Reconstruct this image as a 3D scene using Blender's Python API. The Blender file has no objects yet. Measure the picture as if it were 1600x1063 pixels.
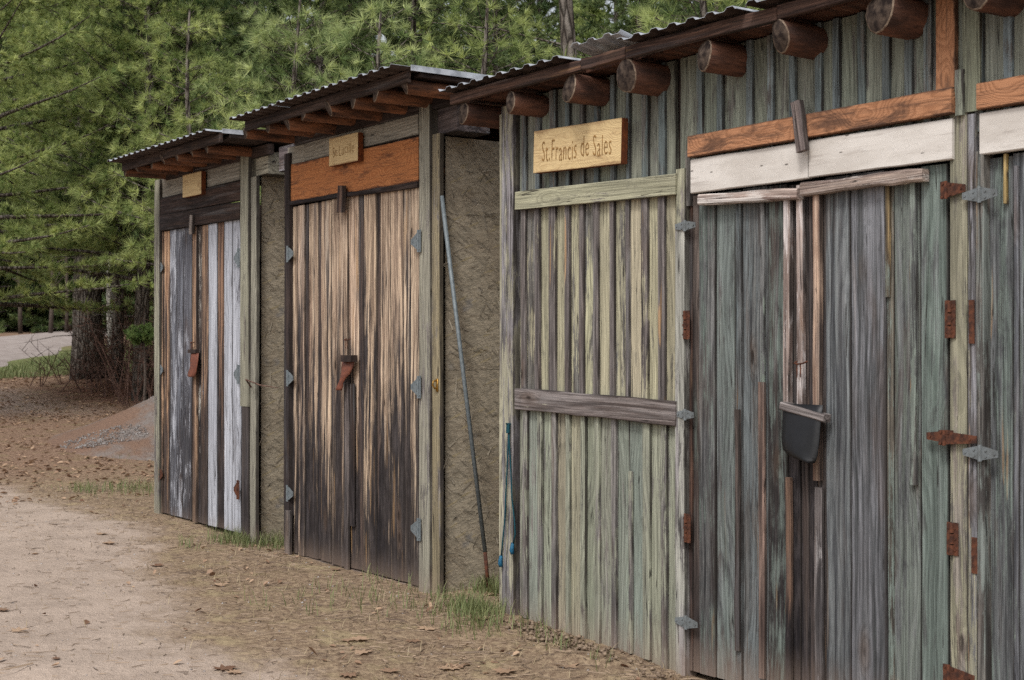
import bpy, math, random
import numpy as np
from mathutils import Vector, Matrix
R = math.radians
rng = np.random.default_rng(7)
random.seed(7)
scene = bpy.context.scene
COL = scene.collection

# ---------------------------------------------------------------- camera
CAM = Vector((-3.287, -4.66, 1.5))
FWD = Vector((-0.8175, 0.5765, 0.0)).normalized()
RGT = Vector((FWD.y, -FWD.x, 0.0))
cd = bpy.data.cameras.new('camera'); cam = bpy.data.objects.new('camera', cd); COL.objects.link(cam)
cd.sensor_width = 36.0; cd.lens = 49.5; cd.clip_start = 0.1; cd.clip_end = 1500
cam.location = CAM
cam.rotation_euler = (FWD + Vector((0, 0, math.tan(R(0.404))))).to_track_quat('-Z', 'Y').to_euler()
cd.dof.use_dof = True; cd.dof.focus_distance = 8.0; cd.dof.aperture_fstop = 6.0
scene.camera = cam
# ---------------------------------------------------------------- sky, sun, exposure
SUN_EL, SUN_AZ = R(52), math.atan2(-0.84, 0.52)      # direction to the sun: from the front and a little right
world = bpy.data.worlds.new('World'); scene.world = world; world.use_nodes = True
wn = world.node_tree.nodes; wl = world.node_tree.links; wn.clear()
sky = wn.new('ShaderNodeTexSky'); sky.sky_type = 'NISHITA'; sky.sun_disc = False
sky.sun_elevation = SUN_EL; sky.sun_rotation = R(90) - SUN_AZ
sky.air_density = 1.0; sky.dust_density = 4.0; sky.ozone_density = 0.6
hs = wn.new('ShaderNodeHueSaturation'); hs.inputs['Saturation'].default_value = 0.28
bg = wn.new('ShaderNodeBackground'); bg.inputs['Strength'].default_value = 0.14
wo = wn.new('ShaderNodeOutputWorld')
wl.new(sky.outputs[0], hs.inputs['Color']); wl.new(hs.outputs[0], bg.inputs[0]); wl.new(bg.outputs[0], wo.inputs[0])
sd = bpy.data.lights.new('sun', 'SUN'); sd.energy = 1.5; sd.angle = R(11); sd.color = (1.0, 0.97, 0.93)
sun = bpy.data.objects.new('sun', sd); COL.objects.link(sun); sun.location = (-20, -20, 30)
_s = Vector((math.cos(SUN_EL)*math.cos(SUN_AZ), math.cos(SUN_EL)*math.sin(SUN_AZ), math.sin(SUN_EL)))
sun.rotation_euler = _s.to_track_quat('Z', 'Y').to_euler()
vs = scene.view_settings; vs.view_transform = 'Standard'; vs.look = 'None'; vs.gamma = 1.0
vs.use_curve_mapping = False; vs.exposure = 0.32
scene.cycles.max_bounces = 4; scene.cycles.diffuse_bounces = 3; scene.cycles.glossy_bounces = 2; scene.cycles.transmission_bounces = 3
scene.cycles.use_denoising = False; scene.cycles.use_light_tree = False; scene.cycles.use_adaptive_sampling = True; scene.cycles.adaptive_threshold = 0.02

# ---------------------------------------------------------------- measuring helpers
def ray(px, py):                       # direction of a photo pixel (unit depth)
    return FWD + RGT*((px-800)/2200.0) + Vector((0, 0, (547-py)/2200.0))
def onface(px, py, p=0.0):             # pixel measured on the plane p metres in front of the facade
    d = ray(px, py); t = (-p - CAM.y)/d.y
    return CAM + d*t
def FX(px, p=0.0): return onface(px, 547, p).x
def FZ(px, py, p=0.0): return onface(px, py, p).z
def atdepth(px, py, Z): return CAM + ray(px, py)*Z
def lerp(a, b, t): return a+(b-a)*t

# ---------------------------------------------------------------- object helpers
WL = {}
def put(name, me, loc=(0, 0, 0), parent=None, rot=(0, 0, 0)):
    o = bpy.data.objects.new(name, me); COL.objects.link(o)
    loc = Vector(loc)
    if parent is not None:
        o.parent = parent; o.location = loc - WL[parent.name]
    else:
        o.location = loc
    o.rotation_euler = rot
    WL[o.name] = loc
    return o
def tag(o, label=None, cat=None, group=None, kind=None):
    if label: o['label'] = label
    if cat: o['category'] = cat
    if group: o['group'] = group
    if kind: o['kind'] = kind
    return o
def mesh(name, verts, faces, mats=(), smooth=False, midx=None):
    me = bpy.data.meshes.new(name)
    me.from_pydata([tuple(v) for v in verts], [], faces)
    for m in mats: me.materials.append(m)
    if midx is not None: me.polygons.foreach_set('material_index', midx)
    if smooth: me.polygons.foreach_set('use_smooth', [True]*len(faces))
    me.update(); return me
def npmesh(name, V, F, mats=(), tone=None, smooth=False, n=3, tname='tone'):
    V = np.asarray(V, np.float32).reshape(-1, 3); F = np.asarray(F, np.int32).reshape(-1, n)
    me = bpy.data.meshes.new(name)
    me.vertices.add(len(V)); me.vertices.foreach_set('co', V.ravel())
    me.loops.add(F.size); me.loops.foreach_set('vertex_index', F.ravel())
    me.polygons.add(len(F)); me.polygons.foreach_set('loop_start', np.arange(0, F.size, n, dtype=np.int32))
    for m in mats: me.materials.append(m)
    if tone is not None:
        a = me.attributes.new(tname, 'FLOAT', 'FACE'); a.data.foreach_set('value', np.asarray(tone, np.float32))
    if smooth: me.polygons.foreach_set('use_smooth', np.ones(len(F), bool))
    me.update(calc_edges=True); me.validate(); return me
class MB:
    def __init__(s): s.v = []; s.f = []; s.m = []
    def box(s, c, d, mi=0, M=None):
        x, y, z = d[0]/2, d[1]/2, d[2]/2; n = len(s.v)
        P = [Vector((a*x, b*y, e*z)) for a in (-1, 1) for b in (-1, 1) for e in (-1, 1)]
        for p in P:
            if M: p = M @ p
            s.v.append(p + Vector(c))
        for q in ((0, 1, 3, 2), (4, 6, 7, 5), (0, 4, 5, 1), (2, 3, 7, 6), (0, 2, 6, 4), (1, 5, 7, 3)):
            s.f.append([n+i for i in q]); s.m.append(mi)
    def prism(s, poly, y0, y1, mi=0):                 # polygon in xz, extruded in y
        n = len(s.v); k = len(poly)
        for (x, z) in poly: s.v.append(Vector((x, y0, z)))
        for (x, z) in poly: s.v.append(Vector((x, y1, z)))
        s.f.append([n+i for i in range(k)]); s.m.append(mi)
        s.f.append([n+k+i for i in reversed(range(k))]); s.m.append(mi)
        for i in range(k):
            j = (i+1) % k; s.f.append([n+i, n+k+i, n+k+j, n+j]); s.m.append(mi)
    def tube(s, pts, rad, k=8, mi=0, cap=True):
        pts = [Vector(p) for p in pts]; n0 = len(s.v)
        for i, p in enumerate(pts):
            a = (pts[min(i+1, len(pts)-1)] - pts[max(i-1, 0)]).normalized()
            u = a.orthogonal() if i == 0 else (u - a*u.dot(a))
            u.normalize(); w = a.cross(u)
            r = rad[i] if isinstance(rad, (list, tuple)) else rad
            for j in range(k):
                t = 2*math.pi*j/k; s.v.append(p + u*(r*math.cos(t)) + w*(r*math.sin(t)))
        for i in range(len(pts)-1):
            for j in range(k):
                a0 = n0+i*k+j; b0 = n0+i*k+(j+1) % k
                s.f.append([a0, b0, b0+k, a0+k]); s.m.append(mi)
        if cap:
            s.f.append([n0+j for j in reversed(range(k))]); s.m.append(mi)
            e = n0+(len(pts)-1)*k; s.f.append([e+j for j in range(k)]); s.m.append(mi)
    def build(s, name, mats, smooth=False): return mesh(name, s.v, s.f, mats, smooth, s.m)

# ---------------------------------------------------------------- materials
def lin(r, g, b, k=1.0):
    f = lambda c: ((c/255.0)/12.92 if c/255.0 <= 0.04045 else ((c/255.0+0.055)/1.055)**2.4)*k
    return (f(r), f(g), f(b), 1.0)
class NT:
    def __init__(s, name, rough=0.85, spec=0.25):
        s.mat = bpy.data.materials.new(name); s.mat.use_nodes = True
        s.t = s.mat.node_tree; s.n = s.t.nodes; s.n.clear()
        s.out = s.n.new('ShaderNodeOutputMaterial'); s.b = s.n.new('ShaderNodeBsdfPrincipled')
        s.t.links.new(s.b.outputs[0], s.out.inputs[0])
        s.b.inputs['Roughness'].default_value = rough; s.b.inputs['Specular IOR Level'].default_value = spec
    def set(s, sock, v):
        if hasattr(v, 'is_output') or isinstance(v, bpy.types.NodeSocket): s.t.links.new(v, sock)
        else: sock.default_value = v
    def math(s, op, a, b=0.0, c=0.0, clamp=False):
        n = s.n.new('ShaderNodeMath'); n.operation = op; n.use_clamp = clamp
        s.set(n.inputs[0], a); s.set(n.inputs[1], b); s.set(n.inputs[2], c); return n.outputs[0]
    def vmath(s, op, a, b=(0, 0, 0)):
        n = s.n.new('ShaderNodeVectorMath'); n.operation = op; s.set(n.inputs[0], a); s.set(n.inputs[1], b); return n.outputs[0]
    def coord(s, which='Object'): return s.n.new('ShaderNodeTexCoord').outputs[which]
    def pos(s): return s.n.new('ShaderNodeNewGeometry').outputs['Position']
    def scale(s, v, sc, rot=(0, 0, 0)):
        n = s.n.new('ShaderNodeMapping'); s.set(n.inputs['Vector'], v); n.inputs['Scale'].default_value = sc; n.inputs['Rotation'].default_value = rot
        return n.outputs[0]
    def noise(s, v, scale=1.0, detail=4.0, rough=0.55, dist=0.0):
        n = s.n.new('ShaderNodeTexNoise'); s.set(n.inputs['Vector'], v)
        n.inputs['Scale'].default_value = scale; n.inputs['Detail'].default_value = detail
        n.inputs['Roughness'].default_value = rough; n.inputs['Distortion'].default_value = dist
        return n.outputs['Fac']
    def voro(s, v, scale=1.0, feat='F1', out='Distance', rand=1.0):
        n = s.n.new('ShaderNodeTexVoronoi'); n.feature = feat; s.set(n.inputs['Vector'], v); n.inputs['Scale'].default_value = scale
        n.inputs['Randomness'].default_value = rand; return n.outputs[out]
    def ss(s, v, lo, hi, a=0.0, b=1.0):
        n = s.n.new('ShaderNodeMapRange'); n.interpolation_type = 'SMOOTHSTEP'
        s.set(n.inputs[0], v); s.set(n.inputs[1], lo); s.set(n.inputs[2], hi); n.inputs[3].default_value = a; n.inputs[4].default_value = b
        return n.outputs[0]
    def mix(s, f, a, b, mode='MIX'):
        n = s.n.new('ShaderNodeMix'); n.data_type = 'RGBA'; n.blend_type = mode
        s.set(n.inputs[0], f); s.set(n.inputs[6], a); s.set(n.inputs[7], b); return n.outputs[2]
    def attr(s, name, typ='OBJECT', out='Color'):
        n = s.n.new('ShaderNodeAttribute'); n.attribute_type = typ; n.attribute_name = name; return n.outputs[out]
    def sep(s, v):
        n = s.n.new('ShaderNodeSeparateXYZ'); s.set(n.inputs[0], v); return n.outputs
    def comb(s, x, y, z):
        n = s.n.new('ShaderNodeCombineXYZ'); s.set(n.inputs[0], x); s.set(n.inputs[1], y); s.set(n.inputs[2], z); return n.outputs[0]
    def bump(s, h, strength=0.4, dist=0.01):
        n = s.n.new('ShaderNodeBump'); n.inputs['Strength'].default_value = strength; n.inputs['Distance'].default_value = dist
        s.set(n.inputs['Height'], h); s.t.links.new(n.outputs[0], s.b.inputs['Normal'])
    def color(s, c): s.set(s.b.inputs['Base Color'], c)

def mat_aged_wood():
    m = NT('aged_wood', 0.88, 0.18)
    info = m.n.new('ShaderNodeObjectInfo').outputs['Random']
    off = m.comb(m.math('MULTIPLY', info, 37.3), m.math('MULTIPLY', info, 11.1), m.math('MULTIPLY', info, 91.7))
    obj = m.coord('Object'); P = m.vmath('ADD', obj, off)
    gz = m.sep(m.coord('Generated'))[2]
    wa, wb, pa = m.attr('wood_a'), m.attr('wood_b'), m.attr('paint')
    amt = m.sep(m.attr('amount', out='Vector'))            # paint cover, black weathering, raw streaks
    warp = m.noise(m.scale(P, (5, 5, 1.1)), 1.0, 1.0)
    Pw = m.vmath('ADD', P, m.comb(m.math('MULTIPLY', m.math('SUBTRACT', warp, 0.5), 0.05), 0.0, 0.0))
    fine = m.noise(m.scale(Pw, (230, 50, 3.0)), 1.0, 3.0, 0.7)
    med = m.noise(m.scale(Pw, (40, 16, 1.0)), 1.0, 6.0, 0.72)
    broad = m.noise(m.scale(Pw, (13, 8, 0.8)), 1.0, 3.0, 0.6)
    patch = m.noise(m.scale(Pw, (19, 8, 4.4)), 1.0, 5.0, 0.72)
    kn = m.n.new('ShaderNodeTexVoronoi'); m.set(kn.inputs['Vector'], m.scale(P, (7.0, 0.01, 2.4))); kn.inputs['Scale'].default_value = 1.0
    ksel = m.ss(m.sep(kn.outputs['Color'])[0], 0.64, 0.68)
    knot = m.math('MULTIPLY', m.ss(kn.outputs['Distance'], 0.11, 0.06), ksel)
    halo = m.math('MULTIPLY', m.ss(kn.outputs['Distance'], 0.34, 0.10), ksel)
    ringv = m.math('FRACT', m.math('ADD', m.math('MULTIPLY', m.sep(P)[0], 34.0), m.math('ADD', m.math('MULTIPLY', warp, 9.0), m.math('MULTIPLY', halo, 1.6))))
    ring = m.math('MULTIPLY', m.ss(ringv, 0.25, 0.8), m.ss(ringv, 1.0, 0.9))
    # wood colour: streaks, silvering, brown rain stains
    c = m.mix(m.ss(med, 0.40, 0.60), wa, wb)
    c = m.mix(m.math('MULTIPLY', m.ss(broad, 0.54, 0.70), 0.38), c, lin(144, 145, 147))
    c = m.mix(m.math('MULTIPLY', m.ss(patch, 0.50, 0.36), 0.45), c, wb)
    stain = m.math('MULTIPLY', m.ss(m.noise(m.scale(P, (9, 6, 1.3)), 1.0, 3.0, 0.6), 0.53, 0.66), 0.42)
    c = m.mix(stain, c, lin(86, 71, 64))
    raw = m.math('MULTIPLY', m.ss(m.noise(m.scale(Pw, (30, 9, 1.4)), 1.0, 2.0, 0.4), 0.67, 0.70), amt[2])
    # black weathering creeping up from the foot of a board
    low = m.math('SUBTRACT', 1.0, gz)
    tarv = m.math('ADD', m.math('MULTIPLY', low, 0.95), m.math('MULTIPLY', m.math('SUBTRACT', med, 0.5), 1.5))
    tarv = m.math('ADD', tarv, m.math('MULTIPLY', m.math('SUBTRACT', broad, 0.5), 1.9))
    tarv = m.math('ADD', tarv, m.math('MULTIPLY', m.math('SUBTRACT', patch, 0.5), 0.7))
    tar = m.math('MULTIPLY', m.ss(tarv, 0.24, 0.72), m.math('MULTIPLY', amt[1], 1.22), clamp=True)
    c = m.mix(m.math('MULTIPLY', tar, 0.97), c, m.mix(m.ss(patch, .42, .68), lin(36, 33, 36), lin(72, 66, 67)))
    c = m.mix(m.math('MULTIPLY', raw, 0.85), c, lin(196, 152, 96))
    c = m.mix(m.math('MULTIPLY', halo, 0.45), c, lin(92, 72, 56))
    c = m.mix(m.math('MULTIPLY', knot, 0.9), c, lin(40, 31, 27))
    # paint, worn along the grain; film = how much of it is left as a skin
    pv = m.math('ADD', m.math('MULTIPLY', patch, 0.40), m.math('ADD', m.math('MULTIPLY', med, 0.36), m.math('MULTIPLY', fine, 0.28)))
    zone = m.noise(m.scale(P, (3.5, 3, 1.5)), 1.0, 2.0, 0.5)
    thr = m.math('SUBTRACT', m.math('SUBTRACT', 0.70, m.math('MULTIPLY', amt[0], 0.31)), m.math('MULTIPLY', m.math('SUBTRACT', zone, 0.5), 0.34))
    film = m.attr('film', out='Fac'); soft = m.math('SUBTRACT', 0.12, m.math('MULTIPLY', film, 0.105))
    pm = m.math('MULTIPLY', m.ss(pv, m.math('SUBTRACT', thr, soft), m.math('ADD', thr, soft)), m.ss(amt[0], 0.0, 0.08))
    pc = m.mix(m.ss(broad, 0.36, 0.62), m.mix(0.30, pa, wb), pa)
    pc = m.mix(m.math('MULTIPLY', m.ss(patch, 0.46, 0.34), 0.45), pc, (0.09, 0.085, 0.08, 1))
    c = m.mix(m.math('MULTIPLY', pm, film), c, pc)
    # grain lines over everything
    g1 = m.ss(fine, 0.38, 0.62, 0.72, 1.20); g2 = m.ss(med, 0.36, 0.64, 1.05, 0.93); g3 = m.math('SUBTRACT', 1.0, m.math('MULTIPLY', ring, 0.22))
    gg = m.math('MULTIPLY', g1, m.math('MULTIPLY', g2, g3))
    c = m.mix(1.0, c, m.comb(gg, gg, gg), 'MULTIPLY')
    # long drying cracks, grime along the board edges
    ck = m.noise(m.scale(Pw, (34, 12, 0.55)), 1.0, 1.0, 0.4)
    crack = m.math('MULTIPLY', m.ss(m.math('ABSOLUTE', m.math('SUBTRACT', ck, 0.5)), 0.014, 0.004), m.ss(patch, 0.46, 0.56))
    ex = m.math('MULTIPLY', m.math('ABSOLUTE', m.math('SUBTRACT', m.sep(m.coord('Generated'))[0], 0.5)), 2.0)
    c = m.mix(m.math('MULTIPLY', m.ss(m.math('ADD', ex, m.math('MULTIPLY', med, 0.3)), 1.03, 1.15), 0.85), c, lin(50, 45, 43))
    c = m.mix(m.math('MULTIPLY', crack, 0.8), c, lin(36, 32, 31))
    # earth splashed on the lowest hand's breadth
    spl = m.ss(m.math('ADD', m.sep(m.pos())[2], m.math('MULTIPLY', patch, 0.25)), 0.32, -0.02)
    c = m.mix(m.math('MULTIPLY', spl, 0.5), c, lin(150, 128, 112))
    hsv = m.n.new('ShaderNodeHueSaturation'); hsv.inputs['Saturation'].default_value = 0.92; m.set(hsv.inputs['Color'], c); c = hsv.outputs[0]
    m.color(c)
    h = m.math('ADD', m.math('MULTIPLY', med, 0.7), m.math('MULTIPLY', fine, 0.3)); h = m.math('SUBTRACT', h, m.math('MULTIPLY', crack, 0.35))
    h = m.math('ADD', h, m.math('MULTIPLY', pm, 0.10)); h = m.math('SUBTRACT', h, m.math('MULTIPLY', knot, 0.25))
    m.bump(h, 0.6, 0.005)
    return m.mat
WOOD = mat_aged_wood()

def mat_flame_wood(name, ca, cb, dark):     # flat sawn board with cathedral figure, long axis = local z
    m = NT(name, 0.8, 0.2)
    info = m.n.new('ShaderNodeObjectInfo').outputs['Random']
    P = m.vmath('ADD', m.coord('Object'), m.comb(m.math('MULTIPLY', info, 3.3), 0.0, m.math('MULTIPLY', info, 31.0)))
    w = m.noise(m.scale(P, (5, 5, 2.6)), 1.0, 2.0, 0.5)
    v = m.math('ADD', m.math('MULTIPLY', m.sep(P)[0], 9.0), m.math('MULTIPLY', w, 6.0))
    rings = m.math('FRACT', m.math('MULTIPLY', v, 4.2))
    line = m.math('MULTIPLY', m.math('MULTIPLY', m.ss(rings, 0.2, 0.85), m.ss(rings, 1.0, 0.85)), 0.75)
    fine = m.noise(m.scale(P, (160, 60, 5)), 1.0, 3.0, 0.6)
    c = m.mix(line, ca, cb)
    c = m.mix(m.math('MULTIPLY', m.ss(fine, 0.46, 0.72), 0.55), c, dark)
    st = m.noise(m.scale(P, (12, 8, 3.5)), 1.0, 5.0, 0.65)
    c = m.mix(m.math('MULTIPLY', m.ss(st, 0.52, 0.68), 0.8), c, dark)
    gx = m.sep(m.coord('Generated'))[0]
    ed = m.math('ADD', m.math('MULTIPLY', m.math('ABSOLUTE', m.math('SUBTRACT', gx, 0.5)), 2.0), m.math('MULTIPLY', m.math('SUBTRACT', st, 0.5), 0.7))
    c = m.mix(m.math('MULTIPLY', m.ss(ed, 0.86, 1.0), 0.85), c, dark)
    m.color(c); m.bump(m.math('ADD', line, m.math('MULTIPLY', fine, 0.6)), 0.35, 0.004); return m.mat
ORANGE = mat_flame_wood('orange_board', lin(172, 124, 92), lin(142, 98, 70), lin(78, 58, 48))
ORANGE2 = mat_flame_wood('stained_ply', lin(176, 116, 72), lin(150, 90, 52), lin(78, 50, 38))
SIGNW = mat_flame_wood('pale_sign_wood', lin(204, 180, 136), lin(198, 173, 128), lin(156, 128, 94))

def mat_white():
    m = NT('white_paint', 0.6, 0.3); P = m.vmath('ADD', m.coord('Object'), m.comb(0, 0, m.math('MULTIPLY', m.n.new('ShaderNodeObjectInfo').outputs['Random'], 40.0)))
    a = m.noise(m.scale(P, (30, 10, 2.2)), 1.0, 5.0, 0.7); b = m.noise(m.scale(P, (9, 9, 3)), 1.0, 4.0, 0.6)
    c = m.mix(m.ss(b, .35, .65), lin(208, 203, 197), lin(190, 184, 177)); c = m.mix(m.math('MULTIPLY', m.ss(a, .55, .70), .55), c, lin(150, 141, 134))
    k = m.n.new('ShaderNodeTexVoronoi'); m.set(k.inputs['Vector'], m.scale(P, (26, .01, 9))); k.inputs['Scale'].default_value = 1.0
    nick = m.math('MULTIPLY', m.ss(k.outputs['Distance'], .13, .07), m.ss(m.sep(k.outputs['Color'])[1], .86, .9))
    c = m.mix(m.math('MULTIPLY', nick, .8), c, lin(70, 62, 58)); m.color(c); m.bump(a, .25, .003); return m.mat
WHITE = mat_white()
def mat_simple(name, col, col2=None, rough=0.8, scale=20, spec=0.25, bump=0.3, metal=0.0, bd=0.004):
    m = NT(name, rough, spec); m.b.inputs['Metallic'].default_value = metal
    P = m.coord('Object'); n = m.noise(P, scale, 5.0, 0.6)
    m.color(m.mix(m.ss(n, 0.35, 0.65), col, col2 or col)); m.bump(n, bump, bd); return m.mat
DARK = mat_simple('dark_plank', lin(62, 50, 45), lin(38, 30, 28), 0.85, 9)
ROOFBROWN = mat_simple('roof_underside', lin(74, 62, 56), lin(54, 44, 40), 0.7, 6)
ZINC = mat_simple('zinc_roof', lin(196, 200, 206), lin(150, 154, 160), 0.42, 12, 0.5, 0.1, 0.35)
GALV = mat_simple('galvanised_metal', lin(116, 124, 128), lin(98, 106, 110), 0.6, 40, 0.4, 0.15, 0.25)
RUST = mat_simple('rusty_metal', lin(98, 61, 45), lin(60, 41, 35), 0.9, 38, 0.2, 0.5)
PAINTMETAL = mat_simple('grey_painted_metal', lin(110, 116, 119), lin(92, 96, 97), 0.65, 25, 0.4, 0.15)
LEATHER = mat_simple('rust_leather', lin(112, 64, 46), lin(88, 50, 38), 0.6, 40, 0.35, 0.2)
RUBBER = mat_simple('black_rubber', lin(10, 11, 14), lin(20, 21, 25), 0.5, 5, 0.4, 0.5)
BRASS = mat_simple('brass', lin(170, 130, 60), lin(120, 90, 40), 0.45, 50, 0.5, 0.1, 0.6)
ROPEM = mat_simple('teal_rope', lin(26, 76, 86), lin(18, 52, 62), 0.8, 300, 0.2, 0.6)
ROPEB = mat_simple('blue_tape', lin(30, 92, 122), lin(22, 70, 96), 0.6, 80, 0.3, 0.3)
CARVE = mat_simple('carved_letter', lin(150, 116, 70), lin(120, 90, 52), 0.9, 60)
SIGNSIDE = mat_simple('stained_edge', lin(112, 60, 30), lin(80, 42, 24), 0.85, 25)
WIREM = mat_simple('black_wire', lin(24, 24, 24), lin(30, 30, 30), 0.6, 10)

def mat_log(name='peeled_log', ca=lin(56, 39, 33), cb=lin(100, 67, 52)):
    m = NT(name, 0.75, 0.25); P = m.coord('Object')
    info = m.n.new('ShaderNodeObjectInfo').outputs['Random']
    P = m.vmath('ADD', P, m.comb(m.math('MULTIPLY', info, 17.0), 0, 0))
    a = m.noise(m.scale(P, (14, 3, 14)), 1.0, 5.0, 0.65); b = m.noise(m.scale(P, (60, 9, 60)), 1.0, 4.0, 0.6)
    c = m.mix(m.ss(a, 0.32, 0.66), ca, cb)
    c = m.mix(m.math('MULTIPLY', m.ss(b, 0.5, 0.7), 0.6), c, lin(42, 29, 26))
    m.color(c); m.bump(m.math('ADD', a, m.math('MULTIPLY', b, 0.6)), 0.6, 0.012); return m.mat
LOG = mat_log()
LOG2 = mat_log('dark_pole', lin(58, 41, 33), lin(130, 86, 60))
LOGEND = mat_simple('log_end_grain', lin(84, 72, 63), lin(36, 28, 26), 0.9, 24, 0.2, 0.6, 0.0, 0.01)
LOGRIM = mat_simple('log_rim', lin(136, 120, 104), lin(92, 76, 64), 0.8, 40)

def mat_osb():
    m = NT('painted_strand_board', 0.8, 0.25); P = m.coord('Object')
    hs = []; cs = []
    for i, (rot, sx, sz) in enumerate(((0.15, 12, 70), (-0.4, 14, 80), (0.6, 14, 75), (-0.1, 20, 130), (1.0, 13, 60))):
        q = m.scale(P, (1, 1, 1), (rot, 0, 0))            # the wall lies in the yz plane
        q = m.scale(q, (1, sx, sz))
        n = m.n.new('ShaderNodeTexVoronoi'); m.set(n.inputs['Vector'], m.vmath('ADD', q, (i*7.7, i*3.1, 0))); n.inputs['Scale'].default_value = 1.0
        hs.append(m.sep(n.outputs['Color'])[0])
    h = hs[0]
    for k in hs[1:]: h = m.math('ADD', h, k)
    h = m.math('MULTIPLY', h, 0.2)
    st = m.noise(P, 2.2, 5.0, 0.6); fine = m.noise(m.scale(P, (40, 40, 120)), 1.0, 3.0)
    c = m.mix(m.ss(h, 0.34, 0.66), lin(142, 133, 117), lin(168, 157, 138))
    c = m.mix(m.math('MULTIPLY', m.ss(st, 0.45, 0.7), 0.45), c, lin(124, 108, 90))
    c = m.mix(m.math('MULTIPLY', m.ss(hs[1], 0.93, 0.97), 0.6), c, lin(158, 144, 110))
    c = m.mix(m.math('MULTIPLY', m.ss(hs[2], 0.05, 0.02), 0.35), c, lin(48, 42, 34))
    c = m.mix(m.math('MULTIPLY', m.ss(m.noise(P, 5.0, 3.0), 0.62, 0.72), 0.35), c, lin(104, 110, 122))
    m.color(c); m.bump(m.math('ADD', h, m.math('MULTIPLY', fine, 0.15)), 0.6, 0.015); return m.mat
OSB = mat_osb()

def mat_ground():
    m = NT('sandy_ground', 0.95, 0.1); P = m.pos(); s = m.sep(P); X, Y = s[0], s[1]
    n1 = m.noise(P, 0.55, 5.0, 0.6); n2 = m.noise(P, 3.2, 5.0, 0.65); n3 = m.noise(P, 22.0, 4.0, 0.65); n4 = m.noise(P, 140.0, 3.0, 0.6)
    n5 = m.noise(m.vmath('ADD', P, (31, 7, 0)), 24.0, 5.0, 0.72)
    sand = m.mix(m.ss(n2, 0.35, 0.65), lin(178, 161, 147), lin(162, 146, 133))
    sand = m.mix(m.math('MULTIPLY', m.ss(n4, 0.5, 0.7), 0.35), sand, lin(120, 108, 98))
    sand = m.mix(m.math('MULTIPLY', m.ss(n3, 0.57, 0.70), 0.28), sand, lin(132, 110, 92))
    litter = m.mix(m.ss(n5, 0.36, 0.62), lin(158, 138, 113), lin(116, 97, 79))
    litter = m.mix(m.math('MULTIPLY', m.ss(n3, 0.50, 0.66), 0.55), litter, lin(84, 64, 50))
    litter = m.mix(m.math('MULTIPLY', m.ss(n2, 0.55, 0.68), 0.6), litter, lin(182, 162, 132))
    red = m.mix(m.ss(n5, 0.38, 0.62), lin(146, 122, 104), lin(114, 90, 75))
    red = m.mix(m.math('MULTIPLY', m.ss(n3, 0.5, 0.66), 0.6), red, lin(66, 44, 36))
    thr = m.math('ADD', m.ss(X, -15.0, -9.8, -0.62, -1.85), 0.0)
    edge = m.math('ADD', m.math('SUBTRACT', Y, thr), m.math('ADD', m.math('MULTIPLY', m.math('SUBTRACT', n1, 0.5), 1.1), m.math('MULTIPLY', m.math('SUBTRACT', n2, 0.5), 1.0)))
    lm = m.ss(edge, -0.25, 0.35)
    c = m.mix(m.math('MULTIPLY', lm, 0.92), sand, litter)
    far = m.math('ADD', X, m.math('MULTIPLY', m.math('SUBTRACT', n1, 0.5), 3.0))
    fm = m.math('MULTIPLY', m.ss(far, -16.6, -20.5), 0.95)
    c = m.mix(fm, c, red)
    md = m.vmath('SUBTRACT', P, (-28.0, 5.8, 0.9)); mdl = m.n.new('ShaderNodeVectorMath'); mdl.operation = 'LENGTH'; m.set(mdl.inputs[0], m.scale(md, (0.8, 1, 0)))
    c = m.mix(m.math('MULTIPLY', m.ss(m.math('ADD', mdl.outputs['Value'], m.math('MULTIPLY', n2, 2.0)), 4.4, 2.6), 0.85), c, m.mix(m.ss(n5, .38, .62), lin(112, 70, 54), lin(74, 46, 38)))
    path = m.math('MULTIPLY', m.ss(m.math('ADD', Y, m.math('MULTIPLY', m.math('SUBTRACT', n1, 0.5), 1.0)), 3.4, 2.0), m.math('MULTIPLY', m.ss(far, -24.8, -26.2), m.ss(far, -33.0, -31.5)))
    c = m.mix(path, c, m.mix(m.ss(n3, 0.4, 0.65), lin(172, 152, 140), lin(128, 108, 98)))
    gm = m.math('MULTIPLY', m.ss(n2, 0.50, 0.66), m.math('MULTIPLY', m.ss(edge, 0.0, 0.6), 0.22))
    c = m.mix(gm, c, lin(112, 112, 68))
    bank = m.math('MULTIPLY', m.ss(X, -33.5, -36.0), m.ss(X, -56.0, -46.0))
    c = m.mix(m.math('MULTIPLY', bank, 0.85), c, m.mix(m.ss(n5, 0.4, 0.65), lin(96, 116, 66), lin(122, 118, 84)))
    m.color(c)
    h = m.math('ADD', m.math('MULTIPLY', n3, 0.8), m.math('ADD', m.math('MULTIPLY', n4, 0.35), m.math('MULTIPLY', n5, 1.0)))
    m.bump(h, 0.8, 0.02); return m.mat
GROUND = mat_ground()

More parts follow.
